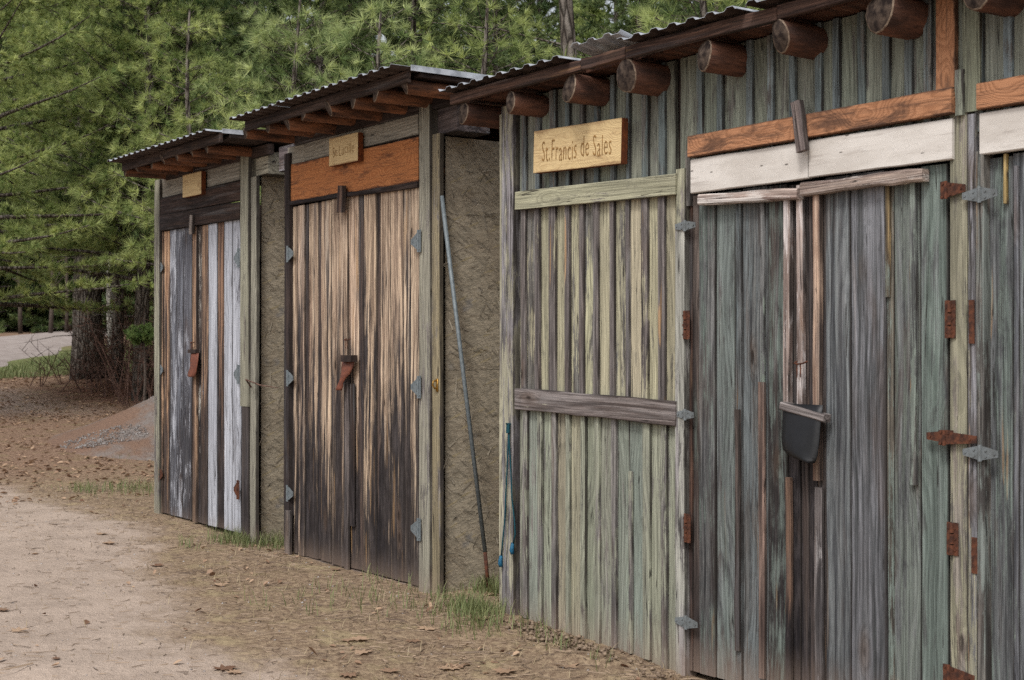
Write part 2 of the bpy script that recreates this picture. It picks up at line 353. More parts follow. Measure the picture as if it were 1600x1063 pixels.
def mat_foliage(name, ca, cb, trans=0.3, rough=0.6):
    m = NT(name, rough, 0.3)
    t = m.attr('tone', 'GEOMETRY', 'Fac'); c = m.mix(t, ca, cb); m.color(c)
    tr = m.n.new('ShaderNodeBsdfTranslucent'); m.set(tr.inputs[0], c)
    mx = m.n.new('ShaderNodeMixShader'); mx.inputs[0].default_value = trans
    m.t.links.new(m.b.outputs[0], mx.inputs[1]); m.t.links.new(tr.outputs[0], mx.inputs[2]); m.t.links.new(mx.outputs[0], m.out.inputs[0])
    return m.mat
def lc(r, g, b): return (r, g, b, 1)
NEEDLE = mat_foliage('pine_needles', lc(0.15, 0.215, 0.065), lc(0.52, 0.58, 0.22), 0.4)
NEEDLE2 = mat_foliage('silvery_pine_needles', lc(0.165, 0.24, 0.085), lc(0.56, 0.625, 0.28), 0.4)
NEEDLE3 = mat_foliage('dark_needles', lc(0.055, 0.095, 0.035), lc(0.22, 0.275, 0.10), 0.35)
BUSHG = mat_foliage('fresh_leaf', lc(0.10, 0.17, 0.05), lc(0.22, 0.29, 0.09), 0.35)
GRASS = mat_foliage('grass_blade', lc(0.11, 0.155, 0.055), lc(0.27, 0.28, 0.13), 0.3)
DRYGRASS = mat_foliage('dry_grass', lc(0.28, 0.22, 0.13), lc(0.42, 0.34, 0.22), 0.2)
LEAFM = mat_foliage('dead_leaf', lc(0.15, 0.075, 0.045), lc(0.46, 0.32, 0.215), 0.15)
STICK = mat_foliage('twig_litter', lc(0.075, 0.05, 0.036), lc(0.34, 0.25, 0.175), 0.0)
PEBBLE = mat_foliage('gravel_stone', lc(0.16, 0.13, 0.12), lc(0.40, 0.38, 0.37), 0.0)
def mat_bark(name, ca, cb, cc):
    m = NT(name, 0.95, 0.1); P = m.coord('Object')
    v = m.voro(m.scale(P, (14, 14, 3.0)), 1.0, 'DISTANCE_TO_EDGE'); n = m.noise(m.scale(P, (9, 9, 2.5)), 1.0, 5.0, 0.65); f = m.noise(P, 40, 4.0)
    c = m.mix(m.ss(n, 0.35, 0.68), ca, cb); c = m.mix(m.ss(v, 0.12, 0.0), c, cc); c = m.mix(m.math('MULTIPLY', m.ss(f, 0.5, 0.7), 0.4), c, cc)
    m.color(c); m.bump(m.math('ADD', m.math('MULTIPLY', m.ss(v, 0.0, 0.25), 1.0), m.math('MULTIPLY', f, 0.4)), 0.9, 0.03); return m.mat
BARK = mat_bark('pine_bark', lin(126, 119, 112), lin(88, 80, 73), lin(46, 40, 36))
BIRCH = mat_bark('birch_bark', lin(222, 216, 208), lin(186, 180, 172), lin(110, 100, 96))
BRANCHM = mat_simple('branch_bark', lin(88, 78, 70), lin(58, 50, 46), 0.95, 30)
BRUSHM = mat_simple('brush_twig', lin(108, 84, 74), lin(70, 52, 46), 0.95, 30)
ROADM = mat_simple('gravel_road_surface', lin(160, 150, 145), lin(140, 129, 124), 0.95, 3.0, 0.15, 0.3, 0.0, 0.02)

# ---------------------------------------------------------------- ground
def bumps(x, y, f, seed):
    r = np.random.default_rng(seed); out = 0
    for i in range(7):
        a = r.uniform(0, 2*np.pi); k = f*r.uniform(0.6, 1.7)
        out = out + np.sin(k*(x*np.cos(a)+y*np.sin(a)) + r.uniform(0, 6.28))
    return out/7.0
def gh(x, y):
    x = np.asarray(x, float); y = np.asarray(y, float)
    h = np.interp(-x, [-100, 0, 6, 8.4, 10, 12.8, 15.4, 18, 24, 32, 41, 46, 58, 75, 150, 500],
                  [-.15, -.15, -.13, -.09, 0, -.005, .055, .10, .40, .82, 1.18, 1.36, 2.0, 2.5, 4, 6])
    near = np.clip((x+24)/6, 0, 1)
    rut = np.exp(-((y+2.75+.10*np.sin(x*.5))/.13)**2)+np.exp(-((y+4.15+.10*np.sin(x*.5))/.14)**2)
    h = h-rut*near*(.028+.012*np.sin(x*3.1))
    h = h + bumps(x, y, 1.2, 3)*0.012 + bumps(x, y, 5.0, 4)*0.013*near + bumps(x, y, 14.0, 5)*0.008*near + bumps(x, y, 33.0, 6)*0.004*near
    far = 1-np.clip((x+22)/4, 0, 1)
    h = h + far*np.exp(-((y-6.3)/2.4)**2)*np.exp(-((x+28.5)/4.2)**2)*(0.38+0.16*bumps(x, y, 2.5, 8))
    m = np.exp(-(((y+0.32)/0.25)**2)) * np.exp(-((x+8.75)/0.5)**2)*0.045        # loose soil heaped at the green wall
    return h + m*(0.6+bumps(x, y, 18, 9))
def axis(lo, hi, f0, f1, fine, grow):
    a = list(np.arange(f0, f1, fine)); s = fine; v = f0
    left = []
    while v > lo: s *= grow; v -= s; left.append(v)
    s = fine; v = a[-1]; right = []
    while v < hi: s *= grow; v += s; right.append(v)
    return np.array(left[::-1]+a+right)
gx = axis(-500, 300, -19, -5, 0.07, 1.07); gy = axis(-300, 500, -5.2, 0.6, 0.06, 1.08)
GX, GY = np.meshgrid(gx, gy, indexing='ij'); GZ = gh(GX, GY)
nx, ny = GX.shape; ii = np.arange(nx*ny).reshape(nx, ny)
quads = np.stack([ii[:-1, :-1], ii[1:, :-1], ii[1:, 1:], ii[:-1, 1:]], -1).reshape(-1, 4)
ground = put('ground', npmesh('ground', np.stack([GX, GY, GZ], -1), quads, [GROUND], None, True, 4)); tag(ground, kind='structure')
def gz_at(x, y): return float(gh(x, y))
def onground(px, py):
    d = ray(px, py); t = 1.5/max(1e-3, -d.z)
    for _ in range(30):
        p = CAM+d*t; t += (p.z-gz_at(p.x, p.y))/max(1e-3, -d.z)*0.8
        t = min(max(t, 2), 70)
    return CAM+d*t
# far road
rv = []; rf = []
A = Vector((-37.2, 4.56, 0)); B = Vector((-50.0, 10.65, 0))
dirn = (B-A); dirn.z = 0; dirn.normalize(); nrm = Vector((-dirn.y, dirn.x, 0))
if nrm.y > 0: nrm = -nrm
A = A-dirn*16
for i in range(31):
    for j in range(5):
        p = A + dirn*(i/30*75) + nrm*(j/4*4.2+.35*math.sin(i*1.7)*(j == 0))
        rv.append((p.x, p.y, gz_at(p.x, p.y)+0.05+0.05*(1-abs(j-2)/2)-(.09 if j in (0, 4) else 0)))
for i in range(30):
    for j in range(4):
        a = i*5+j; rf.append((a, a+5, a+6, a+1))
tag(put('road', mesh('road', rv, rf, [ROADM], True)), kind='structure')

# ---------------------------------------------------------------- planks
_pl = {}
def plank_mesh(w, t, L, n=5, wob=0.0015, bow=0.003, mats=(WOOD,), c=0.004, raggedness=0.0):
    r = random.Random(int(w*1e5)+int(L*1e4)*7+random.randrange(1 << 20))
    v = []; f = []
    b1, b2 = r.uniform(-bow, bow), r.uniform(-bow, bow)
    for i in range(n+1):
        u = i/n; z = u*L; y = b1*math.sin(u*3.1416)+b2*math.sin(u*6.283)
        e1, e2 = r.uniform(-wob, wob), r.uniform(-wob, wob); zz = r.uniform(-raggedness, raggedness) if i in (0, n) else 0
        for (x, yy, s) in ((-w/2, 0, e1), (-w/2, -t+c, e1), (-w/2+c, -t, e1), (w/2-c, -t, e2), (w/2, -t+c, e2), (w/2, 0, e2)):
            v.append((x+s, yy+y, z+zz*(1 if s == e1 else -1)))
    for i in range(n):
        for j in range(6):
            a = i*6+j; b = i*6+(j+1) % 6; f.append((a, b, b+6, a+6))
    f.append((5, 4, 3, 2, 1, 0)); e = n*6; f.append(tuple(e+j for j in range(6)))
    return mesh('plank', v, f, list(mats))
def style(o, wa, wb, paint, cover=0.0, tar=0.0, raw=0.0):
    o['wood_a'] = list(wa[:3]); o['wood_b'] = list(wb[:3]); o['paint'] = list(paint[:3]); o['amount'] = [float(cover), float(tar), float(raw)]; o['film'] = 0.9
    return o
def vplank(parent, name, x0, x1, z0, z1, pf, t, st, mats=(WOOD,), tilt=0.0, gap=0.0, **k):
    """upright board: world x0..x1, z0..z1, front face pf metres in front of the facade"""
    w = abs(x1-x0)-gap
    o = put(name, plank_mesh(w, t, z1-z0, mats=mats, **k), ((x0+x1)/2, -pf+t, z0), parent, (0, tilt, 0))
    if st: style(o, *st)
    return o
def hplank(parent, name, x0, x1, z0a, z1a, z0b, z1b, pf, t, st, mats=(WOOD,), **k):
    """level board: left end z0a..z1a, right end z0b..z1b"""
    ca, cb = (z0a+z1a)/2, (z0b+z1b)/2; w = ((z1a-z0a)+(z1b-z0b))/2
    L = math.hypot(x1-x0, cb-ca); ang = math.atan2(cb-ca, x1-x0)
    o = put(name, plank_mesh(w, t, L, mats=mats, **k), (x0, -pf+t, ca), parent, (0, math.pi/2-ang, 0))
    if st: style(o, *st)
    return o
L3 = lin
GREYW, DKW = L3(138, 132, 128), L3(70, 64, 62)
TANW, BRW = L3(206, 168, 130), L3(140, 108, 84)
POSTP = L3(158, 154, 136)
def jit(c, a=0.12, r=random):
    k = 1+r.uniform(-a, a); return tuple(min(1, x*k*(1+r.uniform(-0.03, 0.03))) for x in c[:3])+(1,)

# ---------------------------------------------------------------- hardware
def t_hinge(parent, x, z, side, mat, pf, L=0.09, h=0.105, name='hinge'):
    """side +1: strap points to +x from the pin at x; leaf plate on the other side"""
    m = MB(); s = side
    m.prism([(0.006*s, -h*.42), (L*s, -0.014), (L*s, 0.014), (0.006*s, h*.42)][::s], -0.004, 0.0)
    m.prism([(-0.028*s, -h/2), (-0.004*s, -h/2), (-0.004*s, h/2), (-0.028*s, h/2)][::s], -0.004, 0.0)
    m.tube([(0, -0.006, -h/2), (0, -0.006, h/2)], 0.007, 8)
    for (bx, bz) in ((0.02*s, 0.02), (0.02*s, -0.02), (L*.8*s, 0), (-0.016*s, h*.36), (-0.016*s, -h*.36)):
        m.tube([(bx, -0.003, bz), (bx, -0.008, bz)], 0.005, 6)
    return put(name, m.build(name, [mat]), (x, -pf-0.001, z), parent)
def butt_hinge(parent, x, z, mat, pf, h=0.14, w=0.05, name='hinge'):
    m = MB()
    m.box((w/4+.004, -0.002, 0), (w/2, 0.004, h)); m.box((-w/4-.004, -0.002, 0), (w/2, 0.004, h))
    for k in range(3):
        m.tube([(0, -0.007, -h/2+k*h/3+.003), (0, -0.007, -h/2+(k+1)*h/3-.003)], 0.009, 8)
    for zz in (-h*.33, 0, h*.33):
        m.tube([(w*.3, -0.003, zz), (w*.3, -0.007, zz)], 0.005, 6); m.tube([(-w*.3, -0.003, zz), (-w*.3, -0.007, zz)], 0.005, 6)
    return put(name, m.build(name, [mat]), (x, -pf-0.001, z), parent)
def strap_pair(parent, x, z, mat, pf, L=0.09, h=0.075, name='hinge'):      # diamond strap hinge
    m = MB()
    m.prism([(0.005, -h/2), (L, -0.012), (L, 0.012), (0.005, h/2)], -0.004, 0.0)
    m.prism([(-0.005, h/2), (-L, 0.012), (-L, -0.012), (-0.005, -h/2)], -0.004, 0.0)
    m.tube([(0, -0.005, -h/2-.004), (0, -0.005, h/2+.004)], 0.008, 8)
    for bx in (0.03, 0.075, -0.03, -0.075):
        for q in ((0.012, -0.012) if abs(bx) < .05 else (0,)): m.tube([(bx*L/.09, -0.003, q), (bx*L/.09, -0.008, q)], 0.005, 6)
    return put(name, m.build(name, [mat]), (x, -pf-0.001, z), parent)
def flap(parent, name, poly, x, z, pf, mat, bulge=0.03, bar=None, twist=0.0):
    """hanging flap of leather or rubber: polygon rows of (z, xl, xr), curling off the door"""
    v = []; f = []; n = 7; rows = poly
    for (zz, xl, xr) in rows:
        for i in range(n):
            u = i/(n-1); depth = (rows[0][0]-zz)/(rows[0][0]-rows[-1][0])
            y = -0.012-bulge*math.sin(u*3.14)*0.6*depth-bulge*depth*(1-u*twist)
            v.append((lerp(xl, xr, u), y, zz))
    m = len(rows)
    for k in range(2):
        o = k*m*n
        if k: v += [(a, b+0.005, c) for (a, b, c) in v[:m*n]]
        for r_ in range(m-1):
            for i in range(n-1):
                a = o+r_*n+i; q = (a, a+n, a+n+1, a+1); f.append(q if not k else q[::-1])
    ring = [i for i in range(n)]+[r_*n+n-1 for r_ in range(1, m)]+[(m-1)*n+i for i in range(n-2, -1, -1)]+[r_*n for r_ in range(m-2, 0, -1)]
    for i, a in enumerate(ring):
        b = ring[(i+1) % len(ring)]; f.append((a, b, b+m*n, a+m*n))
    return put(name, mesh(name, v, f, [mat], True), (x, -pf, z), parent)
def staple(parent, x, z, pf):
    m = MB(); m.tube([(-.03, 0, .02), (-.026, -.02, .012), (0, -.026, .008), (.026, -.02, .012), (.03, 0, .02)], 0.004, 6)
    m.tube([(-.01, -.02, .006), (-.01, -.02, -.05)], 0.003, 5); m.tube([(.01, -.02, .006), (.01, -.02, -.05)], 0.003, 5)
    return put('hasp', m.build('hasp', [RUST]), (x, -pf, z), parent)

# ---------------------------------------------------------------- logs, roofs
def log(parent, x, y0, y1, z, r, seed, name='rafter', mat=None):
    rr = random.Random(seed); k = 14; n = 6; v = []; f = []; mi = []
    ph = [rr.uniform(0, 6.28) for _ in range(4)]; slant = rr.uniform(-0.006, 0.003)
    cx = rr.uniform(-.01, .01); skew = rr.uniform(.008, .028)*r/.09
    for i in range(n):
        u = i/(n-1); y = lerp(y0, y1, u)
        for j in range(k):
            t = 2*math.pi*j/k
            q = r*(1+0.05*math.sin(2*t+ph[0]+u)+0.035*math.sin(3*t+ph[1]+3*u)+0.02*math.sin(5*t+ph[2]))*(0.95+0.05*math.cos(6*u+ph[3]))
            yy = y+((slant*math.sin(t)*4-skew*math.cos(t)) if i == 0 else 0)
            v.append((q*math.cos(t)+cx*u*3, yy, q*math.sin(t)*(1.0 if math.sin(t) < 0.55 else 0.9)))
    for i in range(n-1):
        for j in range(k):
            a = i*k+j; b = i*k+(j+1) % k; f.append((a, a+k, b+k, b)); mi.append(0)
    b0 = len(v)                                        # near end: rim ring + end grain
    for j in range(k):
        p = v[j]; v.append((p[0]*.92, p[1]-0.004, p[2]*.92))
    for j in range(k): f.append((j, (j+1) % k, b0+(j+1) % k, b0+j)); mi.append(2)
    b1 = len(v); v.append((0, v[b0][1]-0.006, 0))
    for j in range(k): f.append((b0+j, b0+(j+1) % k, b1)); mi.append(1)
    f.append(tuple((n-1)*k+j for j in reversed(range(k)))); mi.append(0)
    return put(name, mesh(name, v, f, [mat or LOG, LOGEND, LOGRIM], True, mi), (x, 0, z), parent)
def corrugated(parent, name, x0, x1, y0, y1, z, pitch=0.127, hgt=0.015, mats=None, slope=0.0, lift=None, flat=False):
    """sheet running from the eave y0 back to y1; zinc above, brown paint below"""
    mats = mats or [ZINC, ROOFBROWN]
    xs = []; k0 = math.floor(x0/pitch)*pitch; q = k0
    while q < x1+pitch:
        for (dx, h) in ((0.0, 0), (0.052, 0), (0.068, 1), (0.105, 1), (0.121, 0)):
            xs.append((q+dx, h*hgt))
        q += pitch
    xs = [p for p in xs if x0 <= p[0] <= x1]
    ys = [(y0, 0.0), (lerp(y0, y1, .06), 0.0), (lerp(y0, y1, .5), 0.0), (y1, 0.0)]
    if lift: ys = [(y0, lift), (y0+0.10, lift*0.45), (y0+0.2, 0.05*lift), (lerp(y0, y1, .5), 0), (y1, 0)]
    v = []; f = []; mi = []; n = len(xs)
    for s in (0, 1):
        for (y, up) in ys:
            for (x, h) in xs: v.append((x, y, h+up+slope*(y-y0)-s*0.0022))
    m = len(ys)
    for s in (0, 1):
        for r_ in range(m-1):
            for i in range(n-1):
                a = s*m*n+r_*n+i; q = (a, a+1, a+n+1, a+n); f.append(q if s == 0 else q[::-1]); mi.append(s)
    for r_ in (0, m-1):
        for i in range(n-1):
            a = r_*n+i; q = (a, a+m*n, a+m*n+1, a+1); f.append(q if r_ == 0 else q[::-1]); mi.append(0)
    for i in (0, n-1):
        for r_ in range(m-1):
            a = r_*n+i; q = (a, a+n, a+n+m*n, a+m*n); f.append(q if i == 0 else q[::-1]); mi.append(0)
    return put(name, mesh(name, v, f, mats, False, mi), (0, 0, z), parent)
def slab(parent, name, c, d, mats):
    m = MB(); m.box((0, 0, 0), d); return put(name, m.build(name, list(mats)), c, parent)
DEPTH = 2.5
def shed(label, x, z=0.0):
    o = put('storage_shed', None, (x, 0, z)); o.empty_display_size = 0.3
    return tag(o, label, 'shed', 'storage sheds in a row')
CHIPM = mat_foliage('wood_strand', (0.16, 0.14, 0.11, 1), (0.40, 0.35, 0.275, 1), 0.0)
def chips(w, X, ya, yb, za, zb):
    rg = np.random.default_rng(int((za+5)*100)); n = int(170*(zb-za)); c = np.stack([np.full(n, X), rg.uniform(ya, yb, n), rg.uniform(za+.03, zb-.03, n)], -1)
    a = rg.normal(0, .8, n); l = rg.uniform(.012, .055, n)**1.0; h = rg.uniform(.0012, .005, n)
    d = np.stack([rg.uniform(0, .012, n), np.cos(a)*l, np.sin(a)*l], -1); e = np.stack([rg.uniform(0, .003, n), -np.sin(a)*h, np.cos(a)*h], -1)
    V = np.stack([c-d-e, c+d-e*.6, c+d+e, c-d*.8+e], 1); F = np.arange(4*n).reshape(n, 4); V[..., 0] = np.maximum(V[..., 0], X+.0028)
    tag(put('loose_strands', npmesh('loose_strands', V-np.array(WL[w.name]), F, [CHIPM], rg.random(n), n=4), WL[w.name], w), kind='stuff')
def shell(s, x0, x1, ztop, z0=-0.12, wallmat=OSB, right_panels=True):
    """side walls of strand board in two sheets, back wall"""
    for nm, xx, t in (('side_wall', x1, -1), ('side_wall', x0, 1)):
        w = slab(s, nm, (xx+t*0.02, DEPTH/2+.03, (ztop+z0)/2), (0.02, DEPTH-.08, ztop-z0), [DARK])
        for k in range(2):
            zs = (z0, 1.373) if k == 0 else (1.375, ztop)
            for j in range(2):
                ya, yb = 0.05+j*1.22, min(0.05+(j+1)*1.22-0.004, DEPTH-.02)
                if nm == 'side_wall' and t == -1 and j == 0: chips(w, xx+.0035, ya, yb, *zs)
                slab(w, 'panel', (xx+t*0.004+(0.001*k), (ya+yb)/2, sum(zs)/2), (0.012, yb-ya, zs[1]-zs[0]), [wallmat])
    slab(s, 'back_wall', ((x0+x1)/2, DEPTH, (ztop+z0)/2), (x1-x0-.04, 0.02, ztop-z0), [wallmat])

# ================================================================ SHED 1 (far left)
x1l, x1r = FX(241), FX(400)
s1 = shed('smallest far left shed with white, grey and tan striped doors', (x1l+x1r)/2)
shell(s1, x1l+.01, x1r-.01, 2.86)
st_post = lambda c=0.75: (GREYW, DKW, jit(POSTP, .05), c, 0.1, 0.0)
vplank(s1, 'post', FX(241, .035), FX(249, .035), gz_at(x1l, 0)-.1, 3.01, .035, .09, st_post(.7))
vplank(s1, 'post', FX(375, .04), FX(388, .04), 1.06, 3.03, .04, .09, st_post(.85))
vplank(s1, 'post', FX(378, .038), FX(388, .038), gz_at(x1r, 0)-.1, 1.055, .038, .09, (L3(80, 72, 70), DKW, POSTP, .0, .7, 0))
vplank(s1, 'corner_post', FX(388.6, .02), FX(400, .02), gz_at(x1r, 0)-.1, 2.84, .02, .028, st_post(.9))
hplank(s1, 'head_board', FX(249, .01), FX(374, .01), 2.842, 3.012, 2.84, 3.03, .01, .025, (GREYW, DKW, L3(160, 154, 140), 1.1, 0, 0))
hplank(s1, 'lintel_board', FX(249, .03), FX(374, .03), 2.695, 2.84, 2.674, 2.838, .028, .03, (L3(74, 56, 48), L3(46, 36, 33), POSTP, 0, .3, 0))
hplank(s1, 'lintel_board', FX(249, .035), FX(374, .035), 2.555, 2.688, 2.53, 2.668, .035, .032, (L3(70, 54, 46), L3(42, 33, 31), POSTP, 0, .4, 0))
def leaf(s, xa, xb, za, zb, label=None):
    d = slab(s, 'door', ((xa+xb)/2, 0.042, (za+zb)/2), (abs(xb-xa)-.006, 0.03, zb-za-.02), [DARK])
    if label: d['label'] = label
    return d
W1, D1 = L3(188, 192, 202), L3(78, 78, 86)
d1a = leaf(s1, FX(250), FX(300), .06, 2.55); d1b = leaf(s1, FX(300.5), FX(377), .055, 2.54)
TL, TD = L3(186, 150, 118), L3(104, 80, 66)
for (a, b, pf, stl) in ((250, 254.2, .012, (TL, TD, W1, 0, .55, 0)), (254.6, 265, .0, (L3(206, 166, 128), L3(120, 86, 66), W1, 0, .75, .2)),
                        (265.4, 276, .006, (L3(128, 132, 142), D1, W1, .46, .5, 0)), (276.3, 285.5, .0, (L3(120, 124, 134), D1, W1, .40, .6, 0)), (286, 299.4, .004, (L3(110, 112, 120), D1, W1, .34, .6, 0))):
    vplank(d1a, 'plank', FX(a, pf), FX(b, pf), .062, 2.545, pf, .022, stl, gap=.002)
for (a, b, pf, stl) in ((300.6, 306.5, .022, (TL, TD, W1, 0, .5, 0)), (306.8, 315, .0, (L3(96, 84, 76), L3(52, 44, 42), L3(200, 196, 186), .30, .7, 0)),
                        (315.3, 325, .008, (L3(168, 136, 108), L3(98, 76, 64), W1, .12, .75, 0)), (325.3, 339, .012, (L3(150, 152, 160), D1, W1, .88, .0, 0)),
                        (339.4, 350, .0, (L3(150, 116, 92), L3(88, 68, 60), W1, 0, .8, 0)), (350.4, 363, .008, (L3(150, 152, 160), D1, W1, .80, .0, 0)), (363.3, 376.6, .006, (L3(150, 152, 160), D1, W1, .78, .05, 0))):
    vplank(d1b, 'plank', FX(a, pf), FX(b, pf), .057, 2.535, pf, .022, stl, gap=.002)
for (y, m) in ((419, GALV), (578, GALV), (740, RUST)): t_hinge(d1a, FX(250.5, .02), FZ(250.5, y), 1, m, .022, .07, .13)
for (y, m) in ((404, GALV), (585, GALV), (764, RUST)): t_hinge(d1b, FX(377, .02), FZ(377, y), -1, m, .045, .075, .15)
vplank(s1, 'turn_button', FX(294.5, .06), FX(299.5, .06), FZ(297, 366, .06), FZ(297, 336, .06), .06, .022, (L3(150, 140, 132), L3(90, 80, 76), W1, 0, 0, 0), tilt=R(4))
flap(d1b, 'lock_flap', [(0, -.06, .10), (-.06, -.065, .10), (-.12, -.055, .09), (-.165, -.085, .085), (-.19, -.09, .065), (-.2, -.07, .04)], FX(301, .05), FZ(301, 552, .05), .028, LEATHER, .02)
slab(d1b, 'flap_batten', (FX(302, .03)+.01, -.034, FZ(302, 550, .05)+.005), (.17, .03, .03), [DARK])
staple(d1b, FX(302, .03), FZ(302, 538, .03), .026)
# tie beam ends, rafters, roof
def beam(s, xa, xb, z0, z1, y0, dep, st, mats=(WOOD,)):
    o = put('beam', plank_mesh(z1-z0, dep, xb-xa, 3, mats=mats), (xa, y0+dep, (z0+z1)/2), s, (0, math.pi/2, 0))
    style(o, *st); return o
beam(s1, x1l+.05, x1r+.17, 2.85, 3.02, .02, .22, (GREYW, DKW, L3(182, 178, 158), .95, 0, 0))
w = MB(); w.tube([(x1r-.01, .03, 2.90), (x1r+.06, .025, 2.905), (x1r+.14, .03, 2.93), (x1r+.185, .07, 2.95)], .005, 6)
put('wire', w.build('wire', [WIREM]), (0, 0, 0), s1)
EAVE = 0.44
def roof_of(s, x0, x1, zr, rafters, rr, zl, over=.10, sheets=3):
    hplank(s, 'wall_plate', x0+.02, x1-.02, zl-rr-.012, zl+rr*.5, zl-rr-.012, zl+rr*.5, .02, .05, (L3(70, 56, 50), L3(44, 36, 34), DKW, 0, 0, 0))
    for i, x in enumerate(rafters): log(s, x, -EAVE+.06+random.uniform(-.02, .02), DEPTH, zl+random.uniform(-.006, .006), rr*random.uniform(.86, 1.12), 100*len(rafters)+i, mat=LOG2)
    rf_ = slab(s, 'roof', ((x0+x1)/2, (DEPTH-EAVE+.04)/2+.06, zr-.035), (x1-x0-.01, DEPTH+EAVE-.06, .022), [DARK])
    hplank(rf_, 'fascia', x0+.01, x1-.015, zr-.085, zr-.014, zr-.085, zr-.014, EAVE-.03, .022, (L3(78, 62, 54), L3(46, 37, 34), DKW, 0, .2, 0))
    n = sheets
    for k in range(n):
        a = lerp(x0-.02, x1+.02, k/n)-(.05 if k else 0); b = lerp(x0-.02, x1+.02, (k+1)/n)
        corrugated(rf_, 'roof_sheet', a, b, -EAVE-over+random.uniform(-.012, .012), DEPTH+.12, zr-.012+.004*(k % 2), slope=0.0)
    slab(rf_, 'edge_flashing', (x1+.024, (DEPTH-EAVE-over)/2+.06, zr-.006), (.006, DEPTH+EAVE+over-.12, .034), [ZINC])
    return rf_
def eave_x(px, p): return FX(px, p)
raf1 = [eave_x(p, EAVE-.06)+.04 for p in (192, 210, 232, 253, 274, 296, 319)]
r1x0, r1x1 = eave_x(184, EAVE), eave_x(337, EAVE)+.02
roof_of(s1, r1x0, r1x1, 3.13, raf1, .045, 3.045, .09, 2)

# ================================================================ SHED 2 (middle)
x2l, x2r = FX(443), FX(687)
s2 = shed('middle shed with tan to black planked doors under an orange board', (x2l+x2r)/2)
shell(s2, x2l+.01, x2r-.01, 2.83)
vplank(s2, 'post', FX(443.5, .035), FX(451, .035), .05, 2.95, .035, .1, (L3(64, 54, 52), L3(40, 34, 34), DKW, 0, .4, 0))
vplank(s2, 'post', FX(448, .03), FX(456, .03), -.12, .32, .045, .02, (L3(126, 116, 110), DKW, POSTP, .1, .0, 0))
vplank(s2, 'post', FX(654, .04), FX(671, .04), -.12, 3.03, .04, .09, st_post(.72))
vplank(s2, 'corner_post', FX(671.6, .02), FX(687, .02), -.12, 2.84, .02, .028, (GREYW, DKW, L3(150, 138, 108), .8, .1, 0))
hplank(s2, 'head_board', FX(449, .01), FX(475, .01), 2.865, 3.0, 2.865, 2.998, .008, .022, (GREYW, DKW, L3(162, 156, 141), 1.1, 0, 0))
hplank(s2, 'head_board', FX(475.6, .01), FX(653, .01), 2.865, 3.0, 2.865, 2.998, .01, .022, (GREYW, DKW, L3(162, 156, 141), 1.1, 0, 0))
hplank(s2, 'lintel_board', FX(451, .02), FX(653, .02), 2.59, 2.86, 2.56, 2.858, .018, .022, None, mats=(ORANGE2,), wob=.004)
hplank(s2, 'lintel_batten', FX(451, .024), FX(653, .024), 2.565, 2.60, 2.528, 2.563, .03, .03, (L3(50, 40, 38), L3(34, 29, 29), DKW, 0, .5, 0), wob=.006)
d2a = leaf(s2, FX(452), FX(543), -.0, 2.56); d2b = leaf(s2, FX(544), FX(655), 0.0, 2.54)
T1, T2 = L3(206, 181, 153), L3(138, 114, 97)
rows2a = ((452.5, 464.5, .0, .85, .2), (465, 475.5, .01, .8, .15), (476, 482, -.006, 1.5, 0), (482.4, 496.5, .0, .95, .1), (497, 501, -.008, 1.5, 0), (501.3, 517.6, .004, .85, .25), (518.2, 543, .012, .75, .3))
rows2b = ((544.5, 560, .0, .8, .5), (560.5, 568, -.005, 1.2, .1), (568.3, 588, .004, .95, .3), (588.4, 593.5, -.006, 1.4, 0), (594, 610, .003, .9, .3), (610.3, 630, .006, .85, .3), (630.4, 641, .0, .75, .4), (641.4, 654.5, .008, .75, .5))
for d, rows in ((d2a, rows2a), (d2b, rows2b)):
    for (a, b, pf, tar, raw) in rows:
        dk = tar > 1.1
        stl = (jit(L3(96, 80, 72) if dk else T1, .1), jit(L3(52, 46, 46) if dk else T2, .14), L3(150, 146, 146), 0.0, min(tar*1.05, 1.1), raw)
        vplank(d, 'plank', FX(a, pf), FX(b, pf), .005+random.uniform(0, .006), 2.553, pf, .022, stl, gap=.004)
vplank(d2a, 'cover_strip', FX(537.5, .03), FX(543.6, .03), -.03, 1.3, .03, .018, (L3(120, 110, 106), L3(70, 62, 62), DKW, 0, .6, 0))
for y in (397, 591, 771): t_hinge(d2a, FX(451, .03), FZ(452, y, .03), 1, GALV, .032, .085, .12)
for y in (377, 605, 827): t_hinge(d2b, FX(655.5, .04), FZ(655, y, .04), -1, GALV, .045, .09, .14)
vplank(s2, 'turn_button', FX(525, .07), FX(533, .07), FZ(529, 332, .07), FZ(529, 290, .07), .07, .03, (L3(112, 88, 74), L3(66, 50, 46), DKW, 0, .2, 0), tilt=R(5))
flap(d2b, 'lock_flap', [(0, -.085, .08), (-.05, -.085, .075), (-.10, -.08, .045), (-.13, -.08, .0), (-.16, -.09, -.03), (-.2, -.115, -.03), (-.215, -.11, -.04)], FX(541, .06), FZ(541, 561, .06), .03, LEATHER, .035)
slab(d2b, 'flap_batten', (FX(543, .05)+.02, -.05, FZ(542, 558, .06)-.01), (.15, .05, .045), [DARK])
staple(d2b, FX(543, .03), FZ(543, 534, .03), .02)
vplank(d2b, 'batten', FX(546.5, .02), FX(553.5, .02), .3, FZ(550, 600, .02), .022, .012, (L3(70, 56, 50), L3(40, 34, 33), DKW, 0, .6, 0))
hplank(s2, 'sill_board', FX(455, .0), FX(655, .0), -.09, -.0, -.09, -.0, .0, .05, (L3(128, 112, 100), DKW, POSTP, .1, 0, 0))
beam(s2, x2l-.12, x2r+.17, 2.84, 3.03, .02, .24, (L3(122, 112, 112), L3(74, 66, 68), L3(164, 164, 170), .35, 0, 0))
